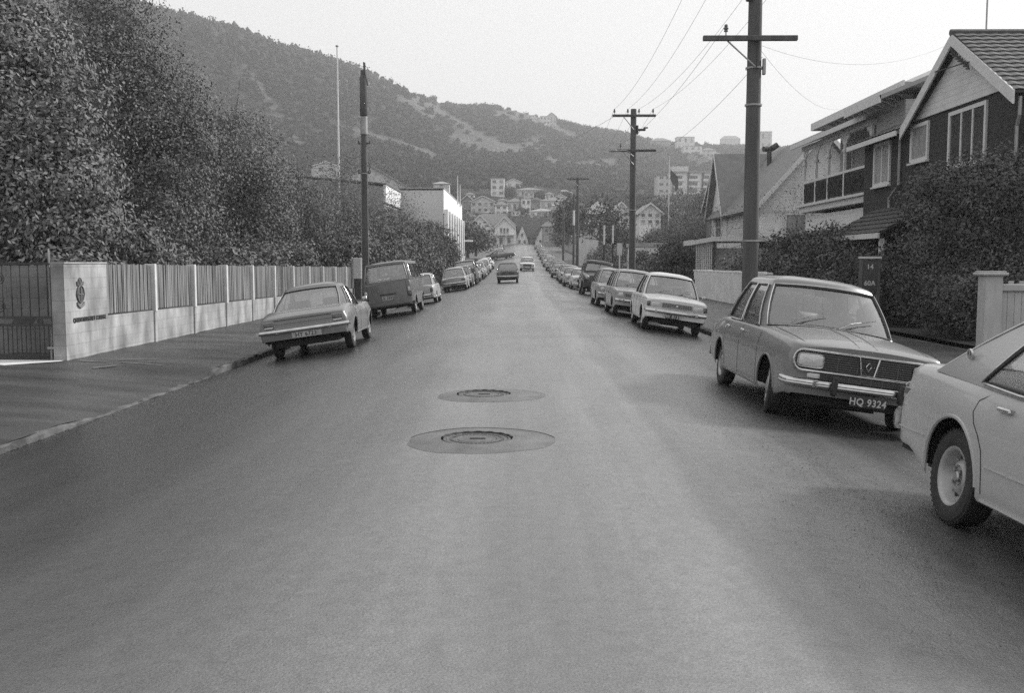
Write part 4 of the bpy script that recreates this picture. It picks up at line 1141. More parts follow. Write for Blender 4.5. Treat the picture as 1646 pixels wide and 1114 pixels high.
def house(label, x, y, z, w, d, h, roof='gable', rh=2., ridge='x', rot=0., wins=(), wall='wall_cream', rf='roof_iron', trim=True, chimney=None, name='house', cat='house', group=None, base=3., pane='pane_dark', oh=.4):
    root = empty(name, (x, y, z), rot); tag(root, label, cat, group)
    mb = MB()
    if roof == 'gable':
        if ridge == 'x': mb.poly([(-w/2, -d/2, -base), (-w/2, d/2, -base), (-w/2, d/2, h), (-w/2, 0, h+rh-.03), (-w/2, -d/2, h)], (w, 0, 0))
        else: mb.poly([(-w/2, -d/2, -base), (w/2, -d/2, -base), (w/2, -d/2, h), (0, -d/2, h+rh-.03), (-w/2, -d/2, h)], (0, d, 0))
    else: mb.box(-w/2, w/2, -d/2, d/2, -base, h)
    mb.build('wall', M[wall], root)
    if roof == 'gable':
        r = gable_roof(w, d, h, rh, ridge, oh).build('roof', M[rf], root)
        if trim: barge(w, d, h, rh, ridge, oh).build('bargeboard', M['trim_white'], root)
    elif roof == 'hip':
        o = oh; k = min(w, d)/2 + o; a, b = w/2+o, d/2+o
        if w >= d: R1, R2 = (-(a-k), 0, h+rh), (a-k, 0, h+rh)
        else: R1, R2 = (0, -(b-k), h+rh), (0, b-k, h+rh)
        q = MB(); E = [(-a,-b,h-.05), (a,-b,h-.05), (a,b,h-.05), (-a,b,h-.05)]; E2 = [(p[0], p[1], h+.08) for p in E]
        if w >= d: fs = [(4,5,9,8), (5,6,9), (6,7,8,9), (7,4,8)]
        else: fs = [(4,5,8), (5,6,9,8), (6,7,9), (7,4,8,9)]
        q.add(E + E2 + [R1, R2], [(0,3,2,1), (0,1,5,4), (1,2,6,5), (2,3,7,6), (3,0,4,7)] + fs); r = q.build('roof', M[rf], root)
    else:
        q = MB(); q.box(-w/2-.12, w/2+.12, -d/2-.12, d/2+.12, h, h+.3); r = q.build('roof', M[rf], root)
    if chimney: 
        c = MB(); c.box(chimney[0]-.35, chimney[0]+.35, chimney[1]-.35, chimney[1]+.35, h+.3*rh, h+rh+chimney[2]); c.box(chimney[0]-.42, chimney[0]+.42, chimney[1]-.42, chimney[1]+.42, h+rh+chimney[2], h+rh+chimney[2]+.15); c.build('chimney', M['wall_grey'], r)
    for q in wins:
        face, u, zz, ww, hh = q[:5]; nx = q[5] if len(q) > 5 else 1
        window(root, face_mx(face, w, d, u, zz), ww, hh, nx, pane=q[6] if len(q) > 6 else pane)
    return root

# ------------------------------------------------------------------ college wall on the left
def college():
    root = empty('boundary_wall', (WL, 17.4, 0)); tag(root, 'pale concrete block wall with timber batten panels, crest and college name, left of the street', 'wall')
    T = lambda y: 1.46 - .0068 * (y - 17.4); B = lambda y: .46 - .0075 * (y - 17.4)
    x0, x1 = -.2, 0.
    def L(y): return y - 17.4
    mb = MB(); ys_ = [19.2] + [21.7 + 2.65*k for k in range(11)]; ys_[-1] = 48.1; Y = np.linspace(19.2, 48.1, 24)
    V = []
    for y in Y: V += [(x0, L(y), -1.2), (x1, L(y), -1.2), (x1, L(y), B(y)), (x0, L(y), B(y))]
    mb.add(V, [(i*4+k, i*4+(k+1) % 4, i*4+4+(k+1) % 4, i*4+4+k) for i in range(len(Y)-1) for k in range(4)] + [(0,1,2,3), tuple(4*(len(Y)-1)+k for k in range(4))])
    mb.build('base_wall', M['block'], root)
    p = MB().box(x0-.02, x1+.012, 0, 1.8, -1.2, T(17.4)); pil = p.build('pillar', M['block'], root)
    MB().box(x0-.05, x1+.03, .0, 1.8, T(17.4)+.001, T(17.4)+.03).build('coping', M['concrete'], pil)
    for y in ys_[1:]:
        MB().rbox(x0+.02, x1+.05, L(y)-.055, L(y)+.055, B(y)-.02, T(y)+.02, .008).build('post', M['post_white'], root)
        MB().rbox(x0+.02, x1+.035, L(y)-.07, L(y)+.07, -.6, B(y)-.021, .008).build('pier', M['block'], root)
    rr = random.Random(2)
    for a, b in zip(ys_[:-1], ys_[1:]):
        mb = MB(); a0, b0 = L(a)+.06, L(b)-.06; n = int((b0-a0)/.075)
        for k in range(n):
            u = a0 + (b0-a0)*k/n; ya = 17.4+u
            mb.box(-.10 + rr.uniform(-.006, .006), -.055 + rr.uniform(-.010, .010), u+.004, u + (b0-a0)/n - .016, B(ya)+.03, T(ya) + rr.uniform(-.014, .014))
        cut = len(mb.f); mb.box(-.14, -.105, a0, b0, B((a+b)/2)+.10, T((a+b)/2)-.12); mb.box(-.11, -.03, a0, b0, B(b)+.004, B(b)+.03)
        mb.build('batten_panel', M['batten'], root, more=[(cut, M['batten_dark'])])
    t = text_mesh('lettering', 'QUEEN MARGARET COLLEGE', .108, M['text_black'], pil, .006, 1.0, .003)
    t.location = (x1+.018, .99, .435); t.rotation_euler = (math.pi/2, R(0), math.pi/2); t.scale = (.98, 1, 1)
    # crest: crown on an oval shield above a ribbon
    c = MB(); cx, cz = .60, .90; n = 28
    sh_ = [(.19*math.cos(a)*(1 if math.sin(a) > 0 else 1-.25*abs(math.sin(a))), .24*math.sin(a) - .03) for a in [2*math.pi*k/n for k in range(n)]]
    c.poly([(.014, cx+u, cz+v) for u, v in sh_], (.016, 0, 0))
    cr = MB(); cr.tube([(.036, cx+u*.93, cz+v*.93) for u, v in sh_], .012, 5, True)
    cr.tube([(.036, cx-.12, cz-.02), (.036, cx+.12, cz-.02)], .014, 4); cr.tube([(.036, cx, cz-.2), (.036, cx, cz+.15)], .014, 4)
    rib = [(-.17, -.22), (-.10, -.27), (0, -.30), (.10, -.27), (.17, -.22), (.17, -.29), (.10, -.345), (0, -.375), (-.10, -.345), (-.17, -.29)]
    cr.poly([(.014, cx+u, cz+v) for u, v in rib], (.03, 0, 0))
    crown = [(-.15, .20), (.15, .20), (.17, .30), (.10, .28), (.07, .36), (.0, .40), (-.07, .36), (-.10, .28), (-.17, .30)]
    c.poly([(.014, cx+u, cz+v) for u, v in crown], (.02, 0, 0))
    cr.tube([(.036, cx+.07*math.cos(a), cz+.30+.07*math.sin(a)) for a in np.linspace(0, 2*math.pi, 12)[:-1]], .009, 4, True)
    for q_ in (c, cr): q_.v = [(p[0], cx + (p[1]-cx)*.80, cz + .02 + (p[2]-cz)*.72) for p in q_.v]
    o = c.build('crest', mat('crest_dark', .07, .6, .3, 14), pil); cr.build('crest_relief', mat('crest_relief', .17, .6), o)
college()
def side_wall():
    r = MB().box(-13, -8.32, 18.9, 19.1, -1, 1.42).build('return_wall', M['block']); r.data.materials[0] = mat('shaded_blocks', .20, .9, .3, 1.3, bump=.4, bricks=(.40, .20, .006, .5, .6)); tag(r, 'dark block wall set back behind the iron gate', 'wall')  # darker copy of the block material, with the shade put into its colour
side_wall()
def gate():
    root = empty('iron_gate', (-8.34, 17.62, -.22)); tag(root, 'tall dark ornamental iron gate with bars and scroll rings beside the crest pillar', 'gate')
    W_ = 3.2; H = 1.66
    f = MB()
    for z in (.02, .56, .70, H): f.box(-W_, -.04, -.022, .022, z, z+.04)
    for x in (-.06, -W_): f.box(x-.02, x+.02, -.025, .025, 0, H+.03)
    f.build('frame', M['iron'], root)
    for k in range(1, 20): MB().box(-k*.16-.007, -k*.16+.007, -.01, .01, .74, H).build('bar', M['iron'], root)
    b = MB()
    for k in range(1, 38): b.box(-k*.082-.006, -k*.082+.006, -.008, .008, .06, .56)
    b.build('lower_bars', M['iron'], root)
    for cx, cz, r_ in ((-1.02, .92, .10), (-1.02, 1.42, .10), (-.50, .64, .055), (-.75, .62, .05), (-.3, .64, .05), (-1.8, .92, .1), (-1.8, 1.42, .1)):
        s = MB(); s.tube([(cx + r_*math.cos(a), -.014, cz + r_*math.sin(a)) for a in np.linspace(0, 2*math.pi, 19)[:-1]], .010, 5, True); s.tube([(cx + r_*.55*math.cos(a), -.014, cz + r_*.55*math.sin(a)) for a in np.linspace(0, 2*math.pi, 15)[:-1]], .008, 5, True)
        s.box(cx-r_*1.0, cx+r_*1.0, -.012, -.006, cz-.006, cz+.006); s.build('scroll_ring', M['iron'], root)
    s = MB()
    s.poly([(-.78, -.02, .70), (-.36, -.02, .70), (-.45, -.02, .60), (-.57, -.02, .55), (-.70, -.02, .60)], (0, .02, 0))
    s.build('scrollwork', M['iron'], root)
    h = MB(); h.cyl((-.10, -.05, -.05), (-.10, -.05, .13), .022, n=8); h.rbox(-.17, -.03, -.08, -.02, .14, .19, .012); h.build('gate_stop', M['galv'], root)
    MB().cyl((-.16, .1, -.1), (-.16, .1, 1.95), .016, n=8).build('conduit', M['galv'], root)
gate()

# ------------------------------------------------------------------ trees on the left
E = []
def B(*a): E.append(a)
tree('broadleaf_tree', 'dense glossy evergreen tree hanging over the iron gate at the far left', -12.6, 24.0, [(0,0,5.3,2.6,2.4,2.5), (.9,-.9,3.4,2.2,1.7,1.7), (-1.6,.3,3.2,2.2,2.,2.2), (1.5,-1.0,2.0,1.4,1.1,1.0), (-.2,-1.6,2.2,1.6,1.2,1.2), (.2,.2,7.0,1.5,1.5,1.3)], 88000, .115, 'pale', 3, group='tall trees behind the college wall', trunk=.22, spread=.26, fill=.2, limbs=50)
tree('broadleaf_tree', 'bushy evergreen tree with pale leaf tips behind the crest pillar', -10.9, 23.6, [(0,0,3.9,1.25,1.3,1.8), (.3,-.3,2.4,1.3,1.2,1.2), (-1.2,-.6,2.2,1.3,1.1,1.2), (1.2,.9,1.9,1.0,1.1,.9)], 34000, .11, 'pale', 4, group='tall trees behind the college wall', trunk=.15, spread=.24, fill=.2)
tree('broadleaf_tree', 'tallest tree, reaching the top of the picture behind the college wall', -12.7, 31.5, [(-.3,0,6.2,2.7,2.8,2.8), (1.4,-.2,4.6,2.3,2.2,2.0), (-2.2,0,7.0,2.3,2.4,2.3), (-.3,0,8.9,1.9,2.0,1.7), (1.1,.1,7.0,1.7,1.8,1.4), (2.0,-1.4,2.8,1.7,1.5,1.3), (-.5,-1.5,3.2,2.2,1.5,1.8), (1.9,.2,5.9,1.1,1.1,.9)], 98000, .10, 'mid', 5, group='tall trees behind the college wall', trunk=.26, spread=.28, limbs=110, fill=.15)
tree('broadleaf_tree', 'round grey green tree sloping down to the right of the tallest tree', -11.6, 38.5, [(0,0,5.2,2.8,2.6,2.6), (1.5,-.3,3.6,2.2,2.,1.9), (-1.4,0,6.4,2.,2.,1.6), (.4,-1.2,2.3,2.2,1.4,1.3), (1.3,.2,4.8,1.4,1.4,1.3)], 62000, .10, 'grey', 6, group='tall trees behind the college wall', trunk=.22, spread=.27, limbs=80, fill=.15)
tree('broadleaf_tree', 'lower spreading tree whose crown stops just left of the tall flagpole', -11.3, 45.5, [(0,0,4.0,2.6,2.3,2.0), (1.7,-.2,2.9,1.9,1.7,1.5), (-1.3,0,5.2,1.8,1.8,1.5), (.5,-1.4,2.0,2.,1.2,1.1)], 42000, .10, 'mid', 7, group='tall trees behind the college wall', trunk=.2, spread=.26, limbs=60, fill=.15)
bare_tree('bare_tree', 'leafless tree with fanning twigs behind the wall right of the flagpole', -9.7, 50, 6.3, 12, .85, .10, 6)
bare_tree('bare_tree', 'thin leafless tree between the flagpole and the timber lamp pole', -10.6, 43, 5.2, 15, .8, .08, 6)
for (x, y, h, s_, lab) in ((-10.9, 49.5, 6.4, 31, 'half bare tree left of the tall flagpole foot'), (-10.3, 55.5, 6.6, 32, 'half bare tree hiding the foot of the tall flagpole'), (-9.7, 61, 6.9, 33, 'half bare tree right behind the dark timber pole'), (-8.9, 66, 6.0, 34, 'half bare tree in front of the low grey block')):
    bare_tree('bare_tree', lab, x, y, h, s_, .9, .09, 6, group='half bare trees between the flagpole and the college blocks', leaves=5000)
for (x, y, h, r_, m_, lab) in ((-9.9, 52, 5.0, 2.1, 'grey', 'leafy tree behind the end of the batten fence'), (-9.0, 58.5, 5.2, 2.2, 'mid', 'leafy tree just right of the dark timber pole'), (-8.9, 72, 5.4, 2.4, 'mid', 'leafy tree against the windows of the grey block'), (-8.6, 84, 5.2, 2.3, 'dark', 'leafy tree at the corner of the white college building'), (-8.6, 95, 5.6, 2.2, 'dark', 'leafy tree nearest the street face of the white college building')):
    tree('leafy_tree', lab, x, y, [(0,0,h*.58,r_,r_,h*.38), (.4*r_,-.5*r_,h*.4,r_*.8,r_*.8,h*.32), (-.5*r_,.4*r_,h*.5,r_*.8,r_*.8,h*.35)], 13000, .13+.0008*y, m_, int(y), 'tree', 'leafy trees beyond the batten fence', .12, .25, limbs=14, fill=.2)
k = 0
for (x, y, h, r_, n, m_, lab) in ((-9.6, 21.5, 2.0, 1.0, 9000, 'pale', 'leafy shrub peering over the first batten panel'), (-9.5, 26.5, 2.2, 1.3, 12000, 'mid', 'round shrub behind the third white fence post'),
        (-9.5, 31.5, 2.3, 1.4, 12000, 'mid', 'shrub behind the middle of the batten fence'), (-9.4, 36.5, 2.4, 1.5, 11000, 'grey', 'greyish shrub behind the fence above the parked fastback sedan'),
        (-9.4, 41.5, 2.6, 1.5, 10000, 'mid', 'shrub behind the far part of the batten fence'), (-9.0, 46.5, 2.8, 1.5, 10000, 'dark', 'dark shrub at the far end of the batten fence'),
        (-8.6, 53, 3.3, 1.7, 11000, 'mid', 'tall shrub just past the timber lamp pole'), (-8.3, 60, 3.6, 1.9, 10000, 'grey', 'pale tangled shrub above the parked van'),
        (-8.9, 68, 4.3, 2.3, 11000, 'dark', 'broad dark shrub in front of the low grey block'), (-7.9, 78, 3.9, 2.1, 9000, 'mid', 'arching shrub above the small pale hatchback'),
        (-7.5, 88, 4.0, 2.1, 8000, 'dark', 'dark shrub leaning over the pavement by the light sedan'), (-7.6, 98, 4.8, 2.1, 7000, 'dark', 'dark shrub against the side of the white college building')):
    tree('shrub', lab, x, y, [(0,0,h*.5,r_,r_*1.2,h*.5), (.3*r_,-.6*r_,h*.42,r_*.8,r_*.8,h*.42), (-.4*r_,.7*r_,h*.6,r_*.8,r_*.9,h*.42)], n, .10 + .0012*y, m_, 40+k, cat='shrub', group='shrubs behind the left boundary', trunk=.06, spread=.2, limbs=8, fill=.2, trunk_name='stem'); k += 1

# ------------------------------------------------------------------ poles, flagpoles, street furniture
def pole(name, label, x, y, h, r, arms=(), cat='utility pole', group='timber power poles', z0=None, lamp=None, top=None, bands=(), braces=True):
    z = (road(x, y) + .1) if z0 is None else z0
    root = empty(name, (x, y, z)); tag(root, label, cat, group)
    MB().cyl((0, 0, -.5), (0, 0, h), r, r*.78, 16).build('pole', M['pole'], root, smooth=50)
    for (az, L_, off, ins) in arms:
        a = MB().rbox(-L_/2+off, L_/2+off, -r-.10, -r-.0, az-.055, az+.055, .01).build('crossarm', M['pole'], root)
        for q in ins:
            i_ = MB(); i_.cyl((q, -r-.05, az+.055), (q, -r-.05, az+.14), .012, n=6); i_.lathe([(.001,.30),(.03,.29),(.04,.26),(.03,.235),(.055,.215),(.055,.195),(.03,.18),(.045,.16),(.045,.14),(.001,.13)], (q, -r-.05, az), 'z', 10)
            i_.build('insulator', M['porcelain'], a, smooth=50)
        if braces: 
            MB().tube([(off - L_*.24, -r-.03, az-.05), (0, -r-.03, az-.62)], .018, 5).build('brace', M['galv'], root)
    for bz in bands:
        MB().lathe([(r*1.0+.006, bz-.02), (r*1.0+.006, bz+.02)], (0, 0, 0), 'z', 16).build('band', M['galv'], root)
    return root
# near pole on the right
NP = pole('utility_pole', 'nearest and thickest timber power pole, cut off by the top edge of the picture', 5.12, 22.2, 8.75, .185,
     [(6.70, 2.05, -.15, (-.68,)), (8.42, 2.6, 0, (-1.1, -.5, .5, 1.1))], bands=(2.32, 5.3, 6.1))
bx = MB(); bx.rbox(.17, .235, -.12, -.02, 5.95, 6.3, .01); bx.build('fuse_box', M['galv'], NP)
MB().tube([(.0, -.235, 6.0), (.0, -.235, 6.6)], .012, 4).build('cable_riser', M['dark'], NP)
br = MB(); br.tube([(-.38, -.3, 7.55), (-.10, -.22, 7.85)], .055, 6); br.tube([(-.2, -.2, 7.58), (-.05, -.15, 7.72)], .03, 6); br.rbox(-.24, -.12, -.2, -.1, 7.5, 7.6, .02); br.build('switch_bracket', M['iron'], NP)
FP = pole('utility_pole', 'second timber power pole from the camera, with two crossarms against the sky', 5.05, 45.2, 8.72, .165,
     [(8.40, 1.95, .0, (-.88, -.28, .22, .85)), (6.85, 2.0, .0, (-.6,))], bands=(4.2,))
s_ = MB(); s_.rbox(.15, .55, -.05, .05, 7.75, 7.85, .02); s_.rbox(.12, .22, -.08, .08, 7.6, 8.0, .02); s_.rbox(.45, .65, -.04, .04, 7.86, 7.92, .01); s_.build('switch_gear', M['iron'], FP)
l_ = MB(); l_.tube([(0, -.17, 6.6), (-.35, -.3, 6.85), (-.85, -.6, 6.8)], .02, 6); l_.rbox(-1.15, -.8, -.78, -.55, 6.74, 6.84, .03); l_.build('street_light', M['galv'], FP, smooth=40)
pole('utility_pole', 'third power pole along the right kerb, with a single crossarm', 5.0, 88.5, 9.1, .155, [(8.95, 2.0, 0, (-.85, -.3, .3, .85))], bands=(4,))
pole('utility_pole', 'distant slim power pole farthest up the right kerb', 5.2, 123, 8.3, .15, [(8.1, 1.0, 0, (-.3, .3))])
LPq = empty('street_lamp', (4.95, 94, prof(94) - .25)); tag(LPq, 'short lamp post with a pale lantern arm beside the third power pole', 'lamp post')
MB().cyl((0, 0, -.3), (0, 0, 7.9), .12, .09, 10).build('pole', M['pole'], LPq); q = MB(); q.tube([(0, 0, 7.6), (-.2, 0, 8.0), (-.7, 0, 8.1)], .03, 6); q.rbox(-1.25, -.6, -.12, .12, 8.05, 8.2, .04); q.build('lamp_head', M['wall_white'], LPq)
MB().cyl((.0, -.15, 4.9), (.0, -.15, 6.3), .10, n=8).build('transformer_can', M['wall_white'], LPq)
# left lamp pole without arms
LP = pole('utility_pole', 'old dark pole with a pale wrapped band at the left kerb beside the van', -5.5, 34.9, 8.55, .125, [], bands=(5.0,))
w_ = MB(); w_.lathe([(.128, 6.35), (.13, 6.36), (.128, 6.95), (.120, 6.96)], (0, 0, 0), 'z', 16); w_.build('white_wrap', M['galv'], LP)
w_ = MB(); w_.lathe([(.120, 7.0), (.132, 7.02), (.128, 8.3), (.10, 8.38)], (0, 0, 0), 'z', 16)
w_.tube([(.02, -.1, 8.3), (.08, -.16, 8.78), (.10, -.16, 8.4), (.18, -.16, 8.0)], .03, 5); w_.tube([(.05, -.1, 8.3), (.03, -.1, 8.82)], .02, 5); w_.build('disused_bracket', M['pole'], LP, smooth=50)
for z in (5.02, 6.05):
    w_ = MB(); w_.box(-.22, .22, -.02, .02, z-.02, z+.02); w_.cyl((-.2, 0, z), (-.2, 0, z+.1), .02, n=6); w_.cyl((.2, 0, z), (.2, 0, z+.1), .02, n=6); w_.build('step_bolt', M['iron'], LP)
MB().tube([(.13, -.05, 5.0), (.22, -.06, 5.25), (.13, -.05, 5.4)], .015, 5).build('cable_loop', M['iron'], LP)
MB().tube([(-.13, -.03, 0), (-.12, -.03, 6.3)], .014, 5).build('conduit', M['galv'], LP)
MB().tube([(.115, -.06, .2), (.105, -.06, 5.0)], .022, 5).build('conduit', M['galv'], LP)
def flagpole(label, x, y, z, h, r=.06, ball=True):
    o = empty('flagpole', (x, y, z)); tag(o, label, 'flagpole')
    MB().cyl((0, 0, -.3), (0, 0, h), r, r*.45, 10).build('pole', M['trim_white'], o, smooth=50)
    if ball: MB().lathe([(.001, h+.12), (.09, h+.08), (.10, h+.02), (.04, h-.02), (.001, h-.03)], (0, 0, 0), 'z', 10).build('finial', M['galv'], o, smooth=50)
    return o
flagpole('tall white flagpole rising above the trees left of the dark pole', -11.0, 60, G(-11, 60), 14.6, .085)
# pale cabinet by the end of the fence
cb = empty('service_cabinet', (-7.9, 47.6, -.35)); tag(cb, 'pale upright service cabinet with a dark lower door at the end of the batten fence', 'cabinet')
MB().rbox(-.18, .22, -.2, .2, 1.05, 2.05, .02).build('cabinet_body', M['post_white'], cb); MB().rbox(-.14, .19, -.17, .17, 0, 1.049, .01).build('lower_door', M['iron'], cb)
MB().cyl((-.24, -.1, -.2), (-.24, -.1, 2.1), .03, n=8).build('post', M['post_white'], cb)

# wires
def wire(label, a, b, sag=.35, r=.0045, group='overhead wires along the right kerb'):
    a, b = Vector(a), Vector(b); pts = []
    for k in range(25):
        t = k/24; p = a.lerp(b, t); p.z -= 4*sag*t*(1-t); pts.append(p)
    o = MB().tube(pts, r, 4).build('power_wire', M['wire']); tag(o, label, 'wire', group)
zN = road(5.12, 22.2) + .1; zF = road(5.05, 45.2) + .1; z3 = road(5., 88.5) + .1
for (xa, xb) in ((-1.1, -.88), (-.5, -.28), (.5, .22), (1.1, .85)):
    wire('thin overhead wire from the top crossarm of the nearest power pole to the second pole', (5.12+xa, 21.97, zN+8.72), (5.05+xb, 45.0, zF+8.70), .5, .0045)
    wire('thin overhead wire from the second power pole to the third pole', (5.05+xb, 45.0, zF+8.70), (5.0+xb, 88.4, z3+9.25), 1.1, .0055)
    wire('thin overhead wire from the nearest power pole back over the camera', (5.12+xa, 21.97, zN+8.72), (5.12+xa, -12, zN+8.9), .5, .0045)
wire('service wire from the low crossarm of the nearest pole to the second pole', (5.12-.68, 21.97, zN+6.99), (5.05-.6, 45.0, zF+7.15), .4)
for q, (x, y, z) in enumerate(((11.6, 27.8, 7.4), (13.3, 42, 7.9), (14.5, 66, 7.6))):
    wire(('service wire from the nearest pole to the dark shingled gable', 'service wire from the nearest pole to the verandah house', 'service wire from the nearest pole to the pale gabled house')[q], (5.25, 22.2, zN+6.6-.1*q), (x, y, z), .45, .0038, 'service wires to the houses on the right')
wire('service wire crossing the sky from the nearest pole toward the right', (5.3, 22.2, zN+7.9), (16, 19, 9.9), .3, .0038, 'service wires to the houses on the right')
wire('service wire from the second pole up to the nearest pole on its house side', (5.3, 22.2, zN+6.35), (5.2, 45.2, zF+6.5), .5)
wire('wire falling from the second pole to the left across the street', (4.2, 45.1, zF+8.4), (-8, 76, 7.0), .8, .007, 'wires crossing the street')
# ------------------------------------------------------------------ right side houses
def tiled_slab(P, th, rows, wave=.02):
    """tiled roof plane: P = eave a, eave b, ridge b, ridge a; stepped courses with rolls"""
    P = [Vector(p) for p in P]; mb = MB(); n = (P[1]-P[0]).cross(P[3]-P[0]).normalized()
    if n.z < 0: n = -n
    La = (P[1]-P[0]).length; cols = max(4, int(La/.16)); V = []
    for r in range(rows):
        for e in (0, 1):
            t = (r + e)/rows; a = P[0].lerp(P[3], t); b = P[1].lerp(P[2], t); lift = th + (.035 if e == 0 else 0)
            for c in range(cols+1): V.append(a.lerp(b, c/cols) + n*(lift + wave*(c % 2)))
    m = cols + 1; R2 = rows*2
    mb.add(V, [(i*m+c, i*m+c+1, (i+1)*m+c+1, (i+1)*m+c) for i in range(R2-1) for c in range(cols)])
    slab(mb, [P[0], P[1], P[2], P[3]], th*.9)
    return mb
def shingle_house():
    root = empty('shingle_house', (12., 28.2, -.3)); tag(root, 'dark shingled house with a steep white edged gable and tiled roof, nearest on the right', 'house')
    y0, y1 = -3.25, 3.4; ze, za = 5.95, 8.08           # gable eaves and apex
    w = MB()
    w.poly([(.30, y0, -1), (.30, y1+4.3, -1), (.30, y1+4.3, 5.98), (.30, y1, 5.98), (.30, .05, za-.30), (.30, y0, 5.98)], (8, 0, 0)); w.build('wall', M['shingle'], root)
    g = MB(); g.poly([(.24, -2.98, 6.17), (.24, 3.08, 6.17), (.24, .05, za-.30)], (.055, 0, 0)); g.build('gable_wall', mat('gable_boards', .62, .7, .1, 2, boards=6, bump=.5), root)
    # roof planes of the gable: ridge along +x
    sl = (za-ze)/3.5
    for s in (-1, 1):
        P = [(0, s*3.55, ze-.02), (9, s*3.55, ze-.02), (9, .05, za+.02), (0, .05, za+.02)]
        tiled_slab(P, .06, 14).build('roof', M['tile'], root)
        MB().poly([(-.03, s*3.62, ze-.30), (-.03, .05, za-.26), (-.03, .05, za+.06), (-.03, s*3.62, ze+.04)], (.05, 0, 0)).build('bargeboard', M['trim_white'], root)
    MB().tube([(-.05, .05, za+.10), (9, .05, za+.10)], .09, 6).build('ridge_tiles', M['tile'], root)
    # fretwork in the gable head
    f = MB()
    for k in range(7): f.tube([(-.06, -.12-.17*k, za-.38-.10*k), (-.06, -.20-.17*k, za-.55-.10*k), (-.06, -.05-.17*k, za-.50-.10*k)], .03, 5)
    f.tube([(-.05, -1.2, za-.95), (-.05, 1.0, za-.80)], .02, 4); f.build('gable_fretwork', M['dark'], root)
    # windows in the street front (outward is -x)
    def W_(u, z, ww, hh, nx, pane='pane_dark', px_=.30): return window(root, Matrix.Translation((px_, u, z)) @ Matrix.Rotation(-math.pi/2, 4, 'Z'), ww, hh, nx, fr=.11, pane=pane)
    W_(-.5, 4.55, 2.1, 1.40, 3, 'pane_dark'); W_(2.75, 5.0, 1.15, .95, 1, 'pane_curtain'); W_(5.9, 4.5, 1.3, 1.25, 2, 'pane_curtain')
    # lower wing roof carried on past the gable
    P = [(-.1, 3.66, 5.92), (-.1, 8.3, 5.92), (3.4, 8.3, 7.4), (3.4, 3.66, 7.4)]
    tiled_slab(P, .06, 9).build('wing_roof', M['tile'], root)
    MB().box(-.16, -.10, 3.66, 8.35, 5.80, 5.96).build('gutter', M['trim_white'], root)
    # entrance porch
    Pp = [(-1.45, 1.2, 2.60), (-1.45, 6.2, 2.60), (.29, 6.2, 3.55), (.29, 1.2, 3.55)]
    tiled_slab(Pp, .05, 6).build('porch_roof', M['tile_dark'], root)
    MB().box(-1.50, -1.44, 1.15, 6.25, 2.50, 2.66).build('porch_fascia', M['trim_white'], root)
    for y in (1.4, 6.0): MB().box(-1.35, -1.22, y-.06, y+.06, 0, 2.5).build('porch_post', M['trim_white'], root)
    W_(3.6, 1.5, 1.0, 1.0, 2, 'pane_curtain')
    # side wing seen at the edge of the photograph
    MB().box(1.9, 8.3, -5.9, y0-.004, -1, 4.9).build('side_wing', M['shingle'], root)
    MB().add([(1.5, -6.3, 4.8), (8.6, -6.3, 4.8), (8.6, -2.96, 5.75), (1.5, -2.96, 5.75), (1.5, -6.3, 4.92), (8.6, -6.3, 4.92), (8.6, -2.96, 5.87), (1.5, -2.96, 5.87)], [(0,1,2,3),(4,5,6,7),(0,1,5,4),(1,2,6,5),(2,3,7,6),(3,0,4,7)]).build('wing_roof', M['tile_dark'], root)
    MB().tube([(.22, -3.5, 5.85), (.22, -3.5, 5.4), (.25, -3.33, 5.15), (.25, -3.33, 2.9)], .045, 6).build('downpipe', M['galv'], root)
    MB().tube([(.22, 4.2, 5.8), (.22, 4.2, 4.3), (.22, 5.0, 3.9), (.22, 5.0, 3.6)], .045, 6).build('downpipe', M['galv'], root)
    a = MB(); a.cyl((1.2, .6, 8.0), (1.2, .6, 10.6), .025, n=6)
    for k in range(5): a.tube([(.8, .6-.1+.14*k, 10.45), (1.6, .6-.1+.14*k, 10.45)], .012, 4)
    a.tube([(1.2, .2, 10.45), (1.2, 1.4, 10.45)], .015, 4); a.build('aerial', M['galv'], root)
shingle_house()

